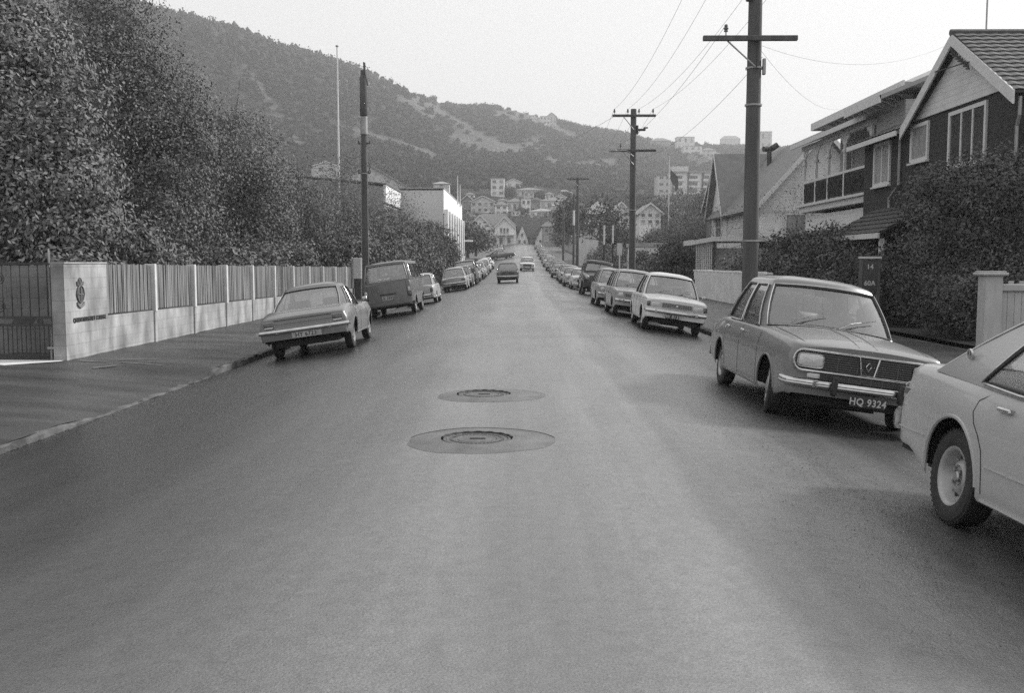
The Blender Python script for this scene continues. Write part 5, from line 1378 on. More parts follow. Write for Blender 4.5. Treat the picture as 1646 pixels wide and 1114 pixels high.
def verandah_house():
    X0 = 13.6; root = empty('verandah_house', (X0, 38.8, -.3)); tag(root, 'pale villa with a fretwork balcony and dark balustrade, left of the dark shingled house', 'house')
    D = 9.3                                                        # along the street
    MB().box(1.7, 11, 0, D, -1, 8.3).build('wall', M['boards_cream'], root)
    MB().box(.15, 1.7, .4, D, -1, 4.0).build('lower_wall', M['boards_white'], root)
    MB().box(-.15, 1.72, -.1, D+.15, 4.16, 4.42).build('balcony_floor', M['trim_white'], root)
    MB().box(-.28, 1.6, -.2, D+.25, 4.42, 4.52).build('floor_moulding', M['trim_white'], root)
    for k, u in enumerate((.1, 3.3, 5.5, 7.35, 9.2)):
        p = MB(); p.rbox(-.06, .06, u-.06, u+.06, 4.52, 7.15, .015); p.lathe([(.07, 6.35), (.12, 6.42), (.12, 6.5), (.07, 6.58)], (0, u, 0), 'z', 10); p.build('balcony_post', M['trim_white'], root)
        for s in (-1, 1):
            if (k == 0 and s < 0) or (k == 4 and s > 0): continue
            b = MB(); b.poly([(-.03, u+s*.06, 6.55), (-.03, u+s*.16, 6.78), (-.03, u+s*.22, 6.74), (-.03, u+s*.34, 6.95), (-.03, u+s*.42, 6.9), (-.03, u+s*.62, 7.1), (-.03, u+s*.06, 7.1)], (.05, 0, 0)); b.build('bracket', M['trim_white'], root)
    MB().box(-.07, .07, .1, D-.1, 5.52, 5.62).build('handrail', M['trim_white'], root)
    bal = MB(); bal.box(-.02, .0, .1, D-.1, 4.6, 5.5); cut = len(bal.f)
    for k in range(60): u = .2 + k*(D-.4)/60; bal.box(-.05, -.02, u, u+.03, 4.66, 5.45)
    for k in range(15): u = .5 + k*.6; bal.tube([(-.05, u+.16*math.cos(a), 5.1+.24*math.sin(a)) for a in np.linspace(0, 6.28, 10)[:-1]], .014, 4, True)
    bal.build('balustrade', M['dark'], root, more=[(cut, M['iron'])])
    MB().box(-.12, .10, -.05, D+.1, 7.1, 7.3).build('frieze', M['trim_white'], root)
    # balcony roof, then the main hipped roof above with its bracketed eaves
    P = [(-.5, -.5, 7.3), (-.5, D+.6, 7.3), (1.9, D+.4, 8.05), (1.9, -.3, 8.05)]
    slab(MB(), P, .12).build('balcony_roof', M['roof_pale'], root)
    MB().box(-.56, -.49, -.5, D+.6, 7.22, 7.42).build('gutter', M['trim_white'], root)
    q = MB(); a0, a1, b0, b1 = .75, 12, -1.0, D+1.5; z = 8.55
    q.add([(a0,b0,z-.2),(a1,b0,z-.2),(a1,b1,z-.2),(a0,b1,z-.2),(a0,b0,z),(a1,b0,z),(a1,b1,z),(a0,b1,z),(6,b0+5,10.9),(6,b1-5,10.9)], [(0,3,2,1),(0,1,5,4),(1,2,6,5),(2,3,7,6),(3,0,4,7),(4,5,8),(5,6,9,8),(6,7,9),(7,4,8,9)])
    q.build('roof', M['roof_pale'], root)
    MB().box(.70, .76, b0-.02, b1+.02, z-.28, z+.06).build('fascia', M['trim_white'], root); MB().box(.76, 12, b1, b1+.06, z-.28, z+.06).build('fascia', M['trim_white'], root)
    for k in range(12): u = .4 + k*(D-.6)/11; MB().poly([(1.68, u, 7.95), (1.68, u, 8.33), (1.0, u, 8.33), (1.3, u, 8.2)], (0, .09, 0)).build('eaves_bracket', M['trim_white'], root)
    # projecting bay gable roof on the near end
    slab(MB(), [(-.9, -3.2, 7.55), (-.9, .6, 7.55), (2.6, .6, 9.0), (2.6, -3.2, 9.0)], .14).build('bay_roof', M['roof_pale'], root)
    MB().box(-.97, -.89, -3.2, .6, 7.42, 7.72).build('fascia', M['trim_white'], root)
    MB().box(.1, 3, -2.9, .0-.004, -1, 7.6).build('bay_wall', M['boards_cream'], root)
    def W_(u, z, ww, hh, nx, pane='pane_dark', x=1.7): return window(root, Matrix.Translation((x, u, z)) @ Matrix.Rotation(-math.pi/2, 4, 'Z'), ww, hh, nx, 2, fr=.11, pane=pane)
    W_(7.9, 4.9, .9, 2.0, 1, 'pane_dark'); W_(4.6, 4.7, .9, 2.2, 1, 'pane_curtain'); W_(2.0, 4.9, 1.1, 1.6, 2, 'pane_dark'); W_(3.0, 1.2, 1.2, 1.5, 2, 'pane_dark', .15); W_(7, 1.2, 1.2, 1.5, 2, 'pane_dark', .15)
verandah_house()

def gable_house():
    root = empty('weatherboard_house', (16.5, 55., -.3)); tag(root, 'pale weatherboard house with steep dark roofs and broad white bargeboard behind the nearest pole', 'house')
    h, rh, hw, L = 5.1, 3.75, 3.35, 13.
    w = MB(); w.poly([(-hw, 0, -1), (hw, 0, -1), (hw, 0, h), (0, 0, h+rh-.05), (-hw, 0, h)], (0, L, 0)); w.build('wall', M['boards_white'], root)
    k = rh/hw
    for s in (-1, 1):
        mb = MB(); slab(mb, [(s*(hw+.45), -.7, h-.45*k), (s*(hw+.45), L, h-.45*k), (0, L, h+rh), (0, -.7, h+rh)], .13); mb.build('roof', M['roof_iron'], root)
        MB().poly([(s*(hw+.5), -.76, h-.5*k-.12), (0, -.76, h+rh-.12), (0, -.76, h+rh+.2), (s*(hw+.5), -.76, h-.5*k+.2)], (0, .055, 0)).build('bargeboard', M['trim_white'], root)
    MB().box(-hw-.03, hw+.03, -.05, 0.02, 4.55, 4.7).build('string_course', M['trim_white'], root)
    # cross wing facing the street
    cy, cw = 11., 2.5; c = MB(); c.poly([(-hw-.05, cy-cw, -1), (-hw-.05, cy+cw, -1), (-hw-.05, cy+cw, h), (-hw-.05, cy, h+rh-.1), (-hw-.05, cy-cw, h)], (hw+.05, 0, 0)); c.build('cross_wing', M['boards_white'], root)
    kk = rh/cw
    for s in (-1, 1):
        mb = MB(); slab(mb, [(-hw-.45, cy+s*(cw+.35), h-.35*kk), (.0, cy+s*(cw+.35), h-.35*kk), (0., cy, h+rh), (-hw-.45, cy, h+rh)], .13); mb.build('cross_roof', M['roof_iron'], root)
        MB().poly([(-hw-.51, cy+s*(cw+.4), h-.4*kk-.1), (-hw-.51, cy, h+rh-.1), (-hw-.51, cy, h+rh+.18), (-hw-.51, cy+s*(cw+.4), h-.4*kk+.18)], (.055, 0, 0)).build('bargeboard', M['trim_white'], root)
    Wn = lambda u, z, ww, hh, nx, pn='pane_curtain': window(root, Matrix.Translation((u, 0, z)), ww, hh, nx, fr=.12, pane=pn)
    Wn(-1.35, 2.95, 1.0, 1.45, 1); Wn(-.1, 2.95, .9, 1.45, 1); Wn(1.8, 2.95, 1.0, 1.45, 1)
    MB().box(-2.3, 1.0, -.5, 0, 2.66, 2.76).build('window_shelf', M['trim_white'], root)
    for u in (-2.1, -.7, .8): MB().box(u-.05, u+.05, -.35, 0, 2.2, 2.66).build('shelf_bracket', M['dark'], root)
    window(root, Matrix.Translation((-hw-.05, cy, 3.4)) @ Matrix.Rotation(-math.pi/2, 4, 'Z'), 1.4, 1.4, 2, 2, fr=.1)
    ch = MB(); ch.cyl((-1.0, 7.6, 7.3), (-1.0, 7.6, 8.75), .15, n=10); ch.cyl((-1.4, 7.5, 8.85), (-.8, 7.7, 8.88), .17, n=10); ch.cyl((-.85, 7.6, 8.9), (-.5, 7.6, 9.12), .18, n=10); ch.build('chimney_cowl', M['iron'], root, smooth=40)
    MB().box(-hw-.05, hw, -.04, 0, -.5, 1.2).build('plinth', M['wall_grey'], root)
gable_house()
house('dark roofed house showing between the pale gabled house and the apartment block', 19.6, 82, -.3, 7, 9, 6.3, 'gable', 3.3, 'x', 0, [('l', 0, 3.6, 1.2, 1.2)], 'boards_grey', 'roof_dark')

def carport():
    root = empty('carport', (12.3, 54, -.3)); tag(root, 'low flat roofed carport with white fascia and lattice screen, left of the nearest pole', 'carport')
    MB().box(-3.2, 3.4, -1.9, 1.0, 2.86, 2.96).build('roof', M['roof_pale'], root)
    f = MB(); f.poly([(-3.3, -1.95, 2.72), (-2.2, -1.98, 2.90), (3.4, -1.98, 2.90), (3.4, -1.98, 3.14), (-2.2, -1.98, 3.14), (-3.3, -1.95, 2.94)], (0, .06, 0)); f.box(-3.32, -3.26, -1.9, 1.0, 2.70, 2.97); f.build('fascia', M['trim_white'], root)
    MB().box(-2.3, 3.3, -1.4, 1.2, -.5, 2.55).build('wall', M['wall_grey'], root)
    for u in (-2.1, -.5, 1.2, 2.8): MB().box(u-.15, u+.15, -1.45, -1.3, 2.551, 2.86).build('rafter_end', M['trim_white'], root)
    l = MB()
    for k in range(9): l.box(-3.1+k*.1, -3.07+k*.1, -1.75, -1.72, .9, 2.7)
    for k in range(17): l.box(-3.1, -2.25, -1.72, -1.70, .95+k*.1, .98+k*.1)
    l.build('lattice', M['trim_white'], root)
    MB().box(-3.15, -2.2, -1.8, -1.5, -.3, .9).build('screen_base', M['wall_cream'], root)
    MB().box(-2.2, -2.08, -1.8, -1.68, .0, 2.86).build('post', M['iron'], root)
carport()
o = house('plain white garage with a blank end wall behind the second power pole', 10.3, 81.5, -.25, 2.6, 5, 3.0, 'flat', 0, 'x', 0, [('l', 0, 0.6, 1.8, 1.6, 2)], 'wall_white', 'roof_pale', name='garage', cat='garage')

def garden_wall():
    mb = MB(); rr = random.Random(8); V = []
    ys_ = np.arange(36.5, 52.6, .45)
    mb.box(0, .22, 0, 15.6, -.4, 1.36); cut = 0
    for k, y in enumerate(np.arange(0, 15.4, .9)): mb.rbox(-.02, .24, y, y+.5, 1.362, 1.45 + rr.uniform(0, .03), .02)
    o = mb.build('garden_wall', M['stucco']); o.location = (9.15, 36.9, -.35); tag(o, 'low white rendered wall with notched top behind the white sedan', 'wall')
garden_wall()
def gate_post_fence():
    root = empty('gate_fence', (9.50, 20.1, -.4)); tag(root, 'pale painted gate post with flat cap and boarded fence at the right edge', 'fence')
    MB().box(-.17, .17, -.17, .17, 0, 1.62).build('post', M['fence'], root)
    c = MB(); c.rbox(-.25, .25, -.25, .25, 1.622, 1.68, .012); c.rbox(-.22, .22, -.22, .22, 1.68, 1.71, .01); c.build('post_cap', M['fence'], root)
    MB().rbox(.17, 3.6, -.10, .06, 1.30, 1.45, .02).build('top_rail', M['fence'], root)
    b = MB()
    for k in range(24): b.rbox(.20+k*.145, .20+k*.145+.14, -.03, .01, .05, 1.30, .006)
    b.build('boards', M['fence'], root)
    p = MB()
    for k in range(16): p.rbox(.3+k*.22, .3+k*.22+.11, .3, .34, .2, 1.50, .01)
    p.build('rear_pickets', M['fence'], root)
M['fence'] = mat('painted_fence', .40, .6, .1, 6, bump=.2, bscale=20, stretch=(1, 1, .3))
gate_post_fence()
# house number board
nb = empty('number_sign', (8.70, 24.9, -.4)); tag(nb, 'dark house number board reading 14 above 60A on a timber post', 'sign')
MB().rbox(-.22, -.14, -.04, .04, 0, 1.98, .01).build('post', M['pole'], nb); MB().rbox(.22, .30, -.04, .04, 0, 1.98, .01).build('post', M['pole'], nb)
bd = MB().rbox(-.138, .218, -.05, .0, 1.15, 1.94, .01).build('board', M['iron'], nb)
MB().box(-.23, .31, -.07, .06, 1.982, 2.03).build('cap_rail', M['post_white'], nb)
for s_, z_ in (('14', 1.77), ('60A', 1.36)):
    t = text_mesh('numerals', s_, .17, M['text_white'], bd, .004, 1.0, .004); t.location = (.03, -.056, z_); t.rotation_euler = (math.pi/2, 0, 0)
# two white topped posts by the kerb
for k, (px, lab) in enumerate(((971, 'left one of the two white topped black posts by the right footpath'), (985, 'right one of the two white topped black posts by the right footpath'))):
    X, Z = at(px, 393 if k == 0 else 391, 66); Zt = at(px, 362, 66)[1]
    p = empty('marker_post', (X, 66, prof(66)-.35)); tag(p, lab, 'post', 'pair of marker posts')
    MB().cyl((0, 0, 0), (0, 0, Z-(prof(66)-.35)), .05, n=8).build('post_shaft', M['dark'], p); MB().cyl((0, 0, Z-(prof(66)-.35)), (0, 0, Zt-(prof(66)-.35)), .055, n=8).build('white_top', M['trim_white'], p)
# small street sign beside the second pole
sg = empty('parking_sign', (4.95, 50, -.3)); tag(sg, 'narrow white parking sign post just left of the second power pole', 'sign')
MB().cyl((0, 0, 0), (0, 0, 2.75), .035, n=8).build('post', M['post_white'], sg); MB().rbox(-.13, .13, -.05, -.037, 2.15, 2.75, .003).build('sign_plate', M['post_white'], sg)
fp = flagpole('thin white flagpole with a drooping dark flag in front of the apartment block', 14.2, 96, .2, 11.6, .07)
f_ = MB(); f_.poly([(.12, -.02, 10.2), (.45, -.02, 9.9), (.85, .0, 9.5), (.9, 0, 8.4), (.62, 0, 8.1), (.55, -.02, 8.6), (.3, -.02, 8.9), (.12, -.02, 9.3)], (0, .03, 0)); f_.build('flag', M['wall_dark'], fp)

# ------------------------------------------------------------------ planting on the right
rt = 'shrubs and trees in the right front gardens'
tree('big_shrub', 'big dark shrub in front of the shingled house, left part with light tips', 10.6, 24.6, [(0,0,2.7,1.25,1.3,1.4), (.7,-.3,3.5,1.0,1.0,.95), (-.5,-.3,1.4,1.2,1.1,1.2), (.4,-.6,.9,1.3,1.0,.9), (-.2,.4,3.3,.9,.9,.9)], 46000, .085, 'dark', 61, 'shrub', rt, .08, .18, limbs=16, fill=.2, trunk_name='stem')
tree('big_shrub', 'tall dark shrub beside the pale gate post at the right edge', 12.0, 24.2, [(0,0,2.9,1.2,1.2,1.4), (.9,-.3,2.2,1.2,1.0,1.4), (-.2,-.4,1.4,1.3,1.1,1.2), (.5,0,3.7,.9,.9,.7), (1.6,-.4,3.0,.9,.9,1.1)], 46000, .085, 'dark', 62, 'shrub', rt, .08, .18, limbs=16, fill=.2, trunk_name='stem')
tree('big_shrub', 'low dark shrub spilling onto the footpath at the foot of the big shrubs', 10.5, 22.9, [(0,0,.8,1.1,.8,.8), (-.7,.3,.6,.8,.7,.6), (.9,.1,.9,.8,.7,.8)], 20000, .08, 'dark', 63, 'shrub', rt, .05, .16, limbs=8, fill=.2, trunk_name='stem')
k = 70
for (x, y, h, r_, n, m_, lab) in ((10.4, 28.6, 2.2, 1.3, 12000, 'dark', 'rounded dark shrub behind the house number board'), (10.9, 32.5, 3.0, 1.7, 16000, 'dark', 'tall hedge like shrub under the balcony house'),
      (11.2, 37.5, 3.1, 1.7, 16000, 'dark', 'densest dark shrub between the nearest pole and the porch'), (10.6, 42.0, 2.2, 1.5, 12000, 'mid', 'shrub rising behind the nearest power pole'),
      (10.5, 46.5, 2.2, 1.3, 8000, 'grey', 'light wispy shrub in front of the carport wall'), (9.9, 30.5, 1.6, 1.0, 8000, 'grey', 'low flowering shrub seen just over the roof of the near grey sedan'),
      (9.9, 35.0, 1.9, 1.1, 8000, 'mid', 'small garden shrub just right of the nearest pole'), (10.0, 60.5, 3.1, 1.6, 9000, 'dark', 'dark clipped bush between the garage and the lattice screen'),
      (9.6, 68, 2.2, 1.5, 5000, 'mid', 'low bush left of the second power pole'), (9.8, 75, 2.6, 1.5, 5000, 'dark', 'bush behind the two white topped posts'), (8.8, 100, 2.6, 2.0, 4500, 'dark', 'dark bush beyond the third power pole')):
    tree('shrub', lab, x, y, [(0,0,h*.5,r_,r_*1.2,h*.5), (.3*r_,-.6*r_,h*.40,r_*.8,r_*.8,h*.40), (-.4*r_,.7*r_,h*.6,r_*.8,r_*.9,h*.40)], n, .075 + .0014*y, m_, k, 'shrub', rt, .06, .2, limbs=8, fill=.2, trunk_name='stem'); k += 1
for (x, y, h, s_, lab) in ((11.8, 66, 6.4, 3, 'leafless garden tree right of the second power pole'), (12.6, 74, 6.2, 9, 'leafless tree in front of the apartment block'), (11.6, 60, 5.6, 5, 'leafless tree behind the lattice screen'), (13.6, 50.5, 6., 8, 'small leafless tree in front of the pale gabled house'), (11.2, 86, 6.8, 21, 'contorted leafless tree in front of the pale roofed house')):
    bare_tree('bare_tree', lab, x, y, h, s_, .9, .09, 6, group='leafless trees on the right', leaves=900)
for (x, y, h, r_, n, m_, lab) in ((11.8, 118, 5.0, 2.1, 6000, 'dark', 'dark round topped tree left of the second power pole'), (9.8, 140, 6.8, 2.0, 4000, 'dark', 'narrow dark tree behind the lamp post'), (9.4, 108, 3.0, 2.0, 4500, 'mid', 'green tree above the two white topped posts'),
      (14.5, 92, 5.4, 3.0, 8000, 'mid', 'bushy tree between the second pole and the apartment block'), (18.5, 104, 6.8, 3.4, 8000, 'mid', 'wide tree below the apartment block'), (17.5, 90, 5.8, 3.0, 7000, 'mid', 'greyish tree right below the apartment block'), (13.8, 104, 4.6, 2.4, 5000, 'dark', 'dark tree just right of the second power pole')):
    tree('garden_tree', lab, x, y, [(0,0,h*.62,r_,r_,h*.36), (.5*r_,0,h*.5,r_*.7,r_*.7,h*.3), (-.5*r_,0,h*.52,r_*.7,r_*.7,h*.3)], n, .22, m_, k, 'tree', 'trees in the middle distance on the right', .16, .35, limbs=10, fill=.2); k += 1
# ------------------------------------------------------------------ college buildings on the left
def college_white():
    root = empty('college_building', (-9, 114, 1.0)); tag(root, 'bright white modern building with tall vertical fins on its street front', 'building')
    MB().box(-5, 0, 0, 35, -2, 8.75).build('wall', M['wall_grey2'], root)
    MB().box(.004, .10, -.02, 35.02, 6.1, 8.9).build('parapet_band', M['wall_bright'], root)
    MB().box(.004, .08, -.02, 35, -2, 1.6).build('base_band', M['wall_bright'], root)
    for k in range(8):
        y = .3 + k*4.55
        MB().box(.10, .55, y, y+.9, -1, 6.6).build('fin', M['wall_bright'], root)
    for k in range(7):
        y = 1.2 + k*4.55
        window(root, Matrix.Translation((.02, y+1.83, 1.75)) @ Matrix.Rotation(math.pi/2, 4, 'Z'), 3.3, 4.3, 3, 4, fr=.05, sill=False)
    MB().box(0, 1.7, 34, 35.0, 3.6, 3.85).build('canopy', M['wall_bright'], root)
    MB().box(-5.1, .15, -.1, 35.1, 8.92, 9.05).build('roof', M['roof_pale'], root)
M['wall_bright'] = mat('bright_wall', .72, .8, .05, 1); M['wall_grey2'] = mat('warm_grey_render', .50, .9, .08, .3)
college_white()
for k, (px, top, lab) in enumerate(((735.5, 282, 'taller of the two thin white flagpoles on the white building'), (739.5, 296, 'shorter of the two thin white flagpoles on the white building'))):
    Y = 134 + 6*k; X, Z = at(px, top, Y); f = flagpole(lab, X, Y, 9.6, Z - 9.6, .09, False); f['group'] = 'flagpoles on the white building'
def college_grey():
    root = empty('college_building', (-14, 101, .6)); tag(root, 'low grey college block with a white fascia and a row of windows', 'building')
    MB().poly([(-14, 0, -1), (0, 0, -1), (0, 0, 8.6), (-14, 0, 10.0)], (0, 32, 0)).build('wall', M['wall_grey'], root)
    MB().box(.004, .25, -.1, 32.1, 7.0, 8.75).build('fascia', M['wall_bright'], root)
    for k in range(9): window(root, Matrix.Translation((.0, 2.2+k*3.45, 4.3)) @ Matrix.Rotation(math.pi/2, 4, 'Z'), 2.5, 2.4, 2, 1, fr=.12, pane='pane_dark' if k % 2 else 'pane_curtain', sill=False)
    MB().poly([(-14.1, -.15, 10.02), (.3, -.15, 8.77), (.3, -.15, 8.9), (-14.1, -.15, 10.16)], (0, 32.3, 0)).build('roof', M['roof_dark'], root)
college_grey()
house('tall gabled pale hall rising behind the low grey block', -20.8, 146, .8, 12.4, 22, 10.4, 'gable', 3.5, 'y', 0, [('f', 3.0, 8.6, .9, 2.2)], 'wall_cream', 'roof_pale', False, name='college_hall', cat='building')
house('small hipped house far up among the trees left of the tall flagpole', at(522, 280, 300)[0], 300, at(522, 277, 300)[1]-.3, 7.5, 6, 1.9, 'gable', 1.3, 'y', .3, [('f', -1.5, .5, 1.2, 1.), ('f', 1.6, .5, 1.2, 1.)], 'wall_cream', 'roof_iron', base=12)
house('small pale roofed building high in the trees above the white college building', at(710, 300, 330)[0], 330, at(710, 301, 330)[1], 5.2, 4, 1.0, 'hip', .9, 'x', 0, [('f', 0, .2, 1.2, .6)], 'wall_cream', 'roof_pale', base=12)

# ------------------------------------------------------------------ houses at the end of the street and up the hillside
def hh(lab, px0, px1, pyb, pyt, roof='hip', ridge='x', wall='wall_white', rf='roof_iron', d0=265, rot=0., storeys=2, nw=3, Y=None, pane='pane_dark', chim=False, side=False, roof_share=.32, lift=0):
    pc = (px0+px1)/2
    if Y is None: x, y, z = hit(pc, pyb, d0)
    else: y = Y; x, z = at(pc, pyb, Y)
    sc = y/FPX; w = (px1-px0)*sc; H = (pyb-pyt)*sc; rh = H*roof_share if roof != 'flat' else .3; h = H-rh
    dp = max(7., min(11., w*.8)) if roof != 'gable' or ridge == 'x' else 9
    wins = []; sh = h/storeys
    for s in range(storeys):
        for k in range(nw):
            ww = min(1.5, w/nw*.5); wins.append(('f', -w/2 + w*(k+.5)/nw, s*sh + sh*.32, ww, sh*.48, 1 if ww < 1.1 else 2, pane if (k+s) % 3 else 'pane_curtain'))
        if side: wins.append(('r' if x < 0 else 'l', 0, s*sh+sh*.35, 1.3, sh*.45, 1))
    return house(lab, x, y + dp/2, z+lift, w, dp, h, roof, rh, ridge, rot, wins, wall, rf, True, (w*.2, 0, .6) if chim else None, group='houses on the hillside', base=9, oh=.45)
# road end
def end_villa():
    x, z = at(792, 393, 256); root = empty('street_end_villa', (x, 256, z)); tag(root, 'big white two gabled villa closing the end of the street on its left side', 'house')
    s = 256/FPX; w1 = 4.2
    MB().box(-5.9, 5.9, 1.2, 10, -3, 4.9).build('wall', M['boards_white'], root)
    for cx, hw, y0, top in ((-3.3, 2.9, .6, 7.6), (3.0, 2.4, 0, 7.0)):
        mb = MB(); mb.poly([(cx-hw, y0, -3), (cx+hw, y0, -3), (cx+hw, y0, 4.7), (cx, y0, top-.1), (cx-hw, y0, 4.7)], (0, 8, 0)); mb.build('gable_wall', M['boards_white'], root)
        k = (top-4.7)/hw
        for sg in (-1, 1):
            slab(MB(), [(cx+sg*(hw+.5), y0-.5, 4.7-.5*k), (cx+sg*(hw+.5), y0+8.5, 4.7-.5*k), (cx, y0+8.5, top), (cx, y0-.5, top)], .16).build('roof', M['roof_iron'], root)
            MB().poly([(cx+sg*(hw+.55), y0-.56, 4.7-.55*k-.2), (cx, y0-.56, top-.2), (cx, y0-.56, top+.2), (cx+sg*(hw+.55), y0-.56, 4.7-.55*k+.15)], (0, .05, 0)).build('bargeboard', M['trim_white'], root)
        for u in (-1.1, 0, 1.1): window(root, Matrix.Translation((cx+u*.75, y0, 2.9)), .55, 1.3, 1, fr=.08)
    q = MB(); q.add([(-6.3, 1, 4.8), (6.3, 1, 4.8), (6.3, 10.4, 4.8), (-6.3, 10.4, 4.8), (-3, 5.5, 8.2), (3, 5.5, 8.2)], [(0,3,2,1), (0,1,5,4), (1,2,5), (2,3,4,5), (3,0,4)]); q.build('main_roof', M['roof_iron'], root)
    MB().box(-.5, 6.2, -1.6, 0-.004, 2.35, 2.55).build('balcony_floor', M['trim_white'], root)
    rl = MB(); rl.box(-.5, 6.2, -1.6, -1.55, 3.2, 3.28)
    for k in range(24): rl.box(-.45+k*.28, -.39+k*.28, -1.6, -1.56, 2.55, 3.2)
    rl.build('balustrade', M['trim_white'], root)
    for u in (-.4, 1.4, 3.4, 6.1): MB().box(u-.08, u+.08, -1.6, -1.44, -3, 2.35).build('porch_post', M['trim_white'], root)
    for u in (.6, 2.2, 4.2): window(root, Matrix.Translation((u, 0, .3)), .8, 1.5, 1, fr=.08)
end_villa()
def end_cottage():
    x, z = at(852, 392, 262); root = empty('steep_roofed_house', (x, 262, z)); tag(root, 'dark steep roofed house with two sharp white gables at the end of the street', 'house')
    MB().box(-5.5, 7, .6, 9, -2, 1.8).build('wall', M['boards_grey'], root)
    q = MB(); q.add([(-5.9, .2, 1.6), (7.4, .2, 1.6), (7.4, 9.4, 1.6), (-5.9, 9.4, 1.6), (-4.2, 4.8, 7.0), (5.8, 4.8, 7.0)], [(0,3,2,1), (0,1,5,4), (1,2,5), (2,3,4,5), (3,0,4)]); q.build('main_roof', M['roof_dark'], root)
    for cx, hw, top in ((-2.1, 1.6, 5.0), (3.4, 2.1, 5.0)):
        MB().poly([(cx-hw, -.3, -2), (cx+hw, -.3, -2), (cx+hw, -.3, .9), (cx, -.3, top-.1), (cx-hw, -.3, .9)], (0, 4, 0)).build('gable_wall', M['boards_white'], root)
        k = (top-.9)/hw
        for sg in (-1, 1): slab(MB(), [(cx+sg*(hw+.35), -.6, .9-.35*k), (cx+sg*(hw+.35), 4.2, .9-.35*k), (cx, 4.2, top), (cx, -.6, top)], .13).build('gable_roof', M['roof_dark'], root)
        window(root, Matrix.Translation((cx, -.3, 1.9)), .5, .9, 1, fr=.08)
        for u in (-.7, .7): window(root, Matrix.Translation((cx+u, -.3, .1)), .5, .9, 1, fr=.08)
end_cottage()
hh('grey house with a small dark door right of the end of the street', 872, 897, 391, 352, 'hip', wall='wall_grey', Y=250, nw=2)
H = [
 ('tall narrow flat topped tower house, highest of the hillside cluster', 789, 811, 316, 287, 'flat', 'x', 'wall_white', 'roof_pale', 3, 2),
 ('white gabled house beside the tower house on the hillside', 813, 838, 305, 288, 'gable', 'y', 'wall_white', 'roof_iron', 1, 2),
 ('long hipped house with a pale front below the white gabled house', 827, 875, 318, 301, 'hip', 'x', 'wall_cream', 'roof_iron', 1, 5),
 ('small gabled house outlined in white right of the flagpoles', 742, 760, 339, 315, 'gable', 'y', 'boards_grey', 'roof_iron', 2, 2),
 ('large low gabled house left of the hillside cluster', 757, 795, 343, 316, 'gable', 'y', 'wall_cream', 'roof_dark', 2, 4),
 ('pale house with a grey roof below the tower house', 796, 816, 346, 323, 'hip', 'x', 'wall_white', 'roof_iron', 2, 2),
 ('grey roofed house in the middle of the hillside cluster', 815, 840, 341, 318, 'hip', 'x', 'wall_white', 'roof_iron', 1, 3),
 ('narrow white two storey bay house in the hillside cluster', 838, 853, 344, 319, 'flat', 'x', 'wall_white', 'roof_pale', 2, 2),
 ('dim grey house between the white bay house and the wide hipped house', 853, 872, 336, 316, 'hip', 'x', 'wall_grey', 'roof_dark', 2, 2),
 ('wide brown hipped house at the right of the hillside cluster', 868, 908, 338, 317, 'hip', 'x', 'wall_cream', 'roof_iron', 1, 4),
 ('long low white house just above the trees at the end of the street', 851, 892, 351, 335, 'hip', 'x', 'wall_white', 'roof_pale', 1, 4),
 ('bright white house right of the long low white house', 886, 921, 344, 326, 'hip', 'x', 'wall_white', 'roof_pale', 1, 3),
 ('small white house low behind the villa roof', 776, 792, 352, 340, 'hip', 'x', 'wall_white', 'roof_iron', 1, 2),
 ('white house half hidden at the left foot of the hillside', 744, 764, 362, 342, 'hip', 'x', 'wall_cream', 'roof_iron', 1, 2)]
for (lab, a, b, yb, yt, rf_, rd, wl, rm, st_, nw) in H: hh(lab, a, b, yb, yt, rf_, rd, wl, rm, storeys=st_, nw=nw, side=True, chim=(a in (827, 815)))
EX = [(762,778,330,318,'pale cottage above the low gabled house on the hillside'), (779,792,336,322,'little white house wedged left of the tower house'), (800,816,331,319,'white cottage just below the tower house'), (842,858,322,309,'white house right behind the long hipped house'),
      (876,890,322,309,'small white house above the wide brown hipped house'), (893,909,326,313,'pale house at the upper right of the hillside cluster'), (905,922,336,322,'white house right of the wide brown hipped house'), (822,836,352,340,'low white cottage in the centre of the hillside cluster'),
      (798,814,357,344,'low pale cottage just above the villa roof'), (838,852,357,346,'low white cottage just above the steep dark roof'), (748,762,322,310,'pale house highest at the left of the hillside cluster'), (893,906,352,341,'tiny white house low at the right of the hillside cluster'),
      (925,940,346,332,'white house left of the big pale roofed villa'), (1008,1024,352,336,'white house directly behind the second power pole'), (1062,1078,346,332,'pale house below the left end of the apartment block')]
for i, (a, b, yb, yt, lab) in enumerate(EX): hh(lab, a, b, yb, yt, ('hip', 'gable', 'hip', 'flat')[i % 4], 'y' if i % 4 == 1 else 'x', 'wall_white' if i % 3 else 'wall_cream', ('roof_iron', 'roof_pale')[i % 2], storeys=1 + i % 2, nw=2, side=True)
# right middle distance
hh('big pale roofed villa behind the third power pole', 936, 990, 372, 322, 'hip', 'x', 'wall_cream', 'roof_pale', Y=165, nw=3, roof_share=.45)
hh('white gabled house just left of the second power pole', 985, 1012, 360, 326, 'gable', 'y', 'wall_white', 'roof_pale', Y=175, nw=2, roof_share=.4)
hh('white gabled house just right of the second power pole', 1028, 1062, 362, 328, 'gable', 'y', 'wall_white', 'roof_pale', Y=150, nw=3, roof_share=.4)
hh('plain pale house wall behind the white topped posts', 930, 962, 388, 350, 'hip', 'x', 'wall_cream', 'roof_pale', Y=130, nw=1, storeys=1)
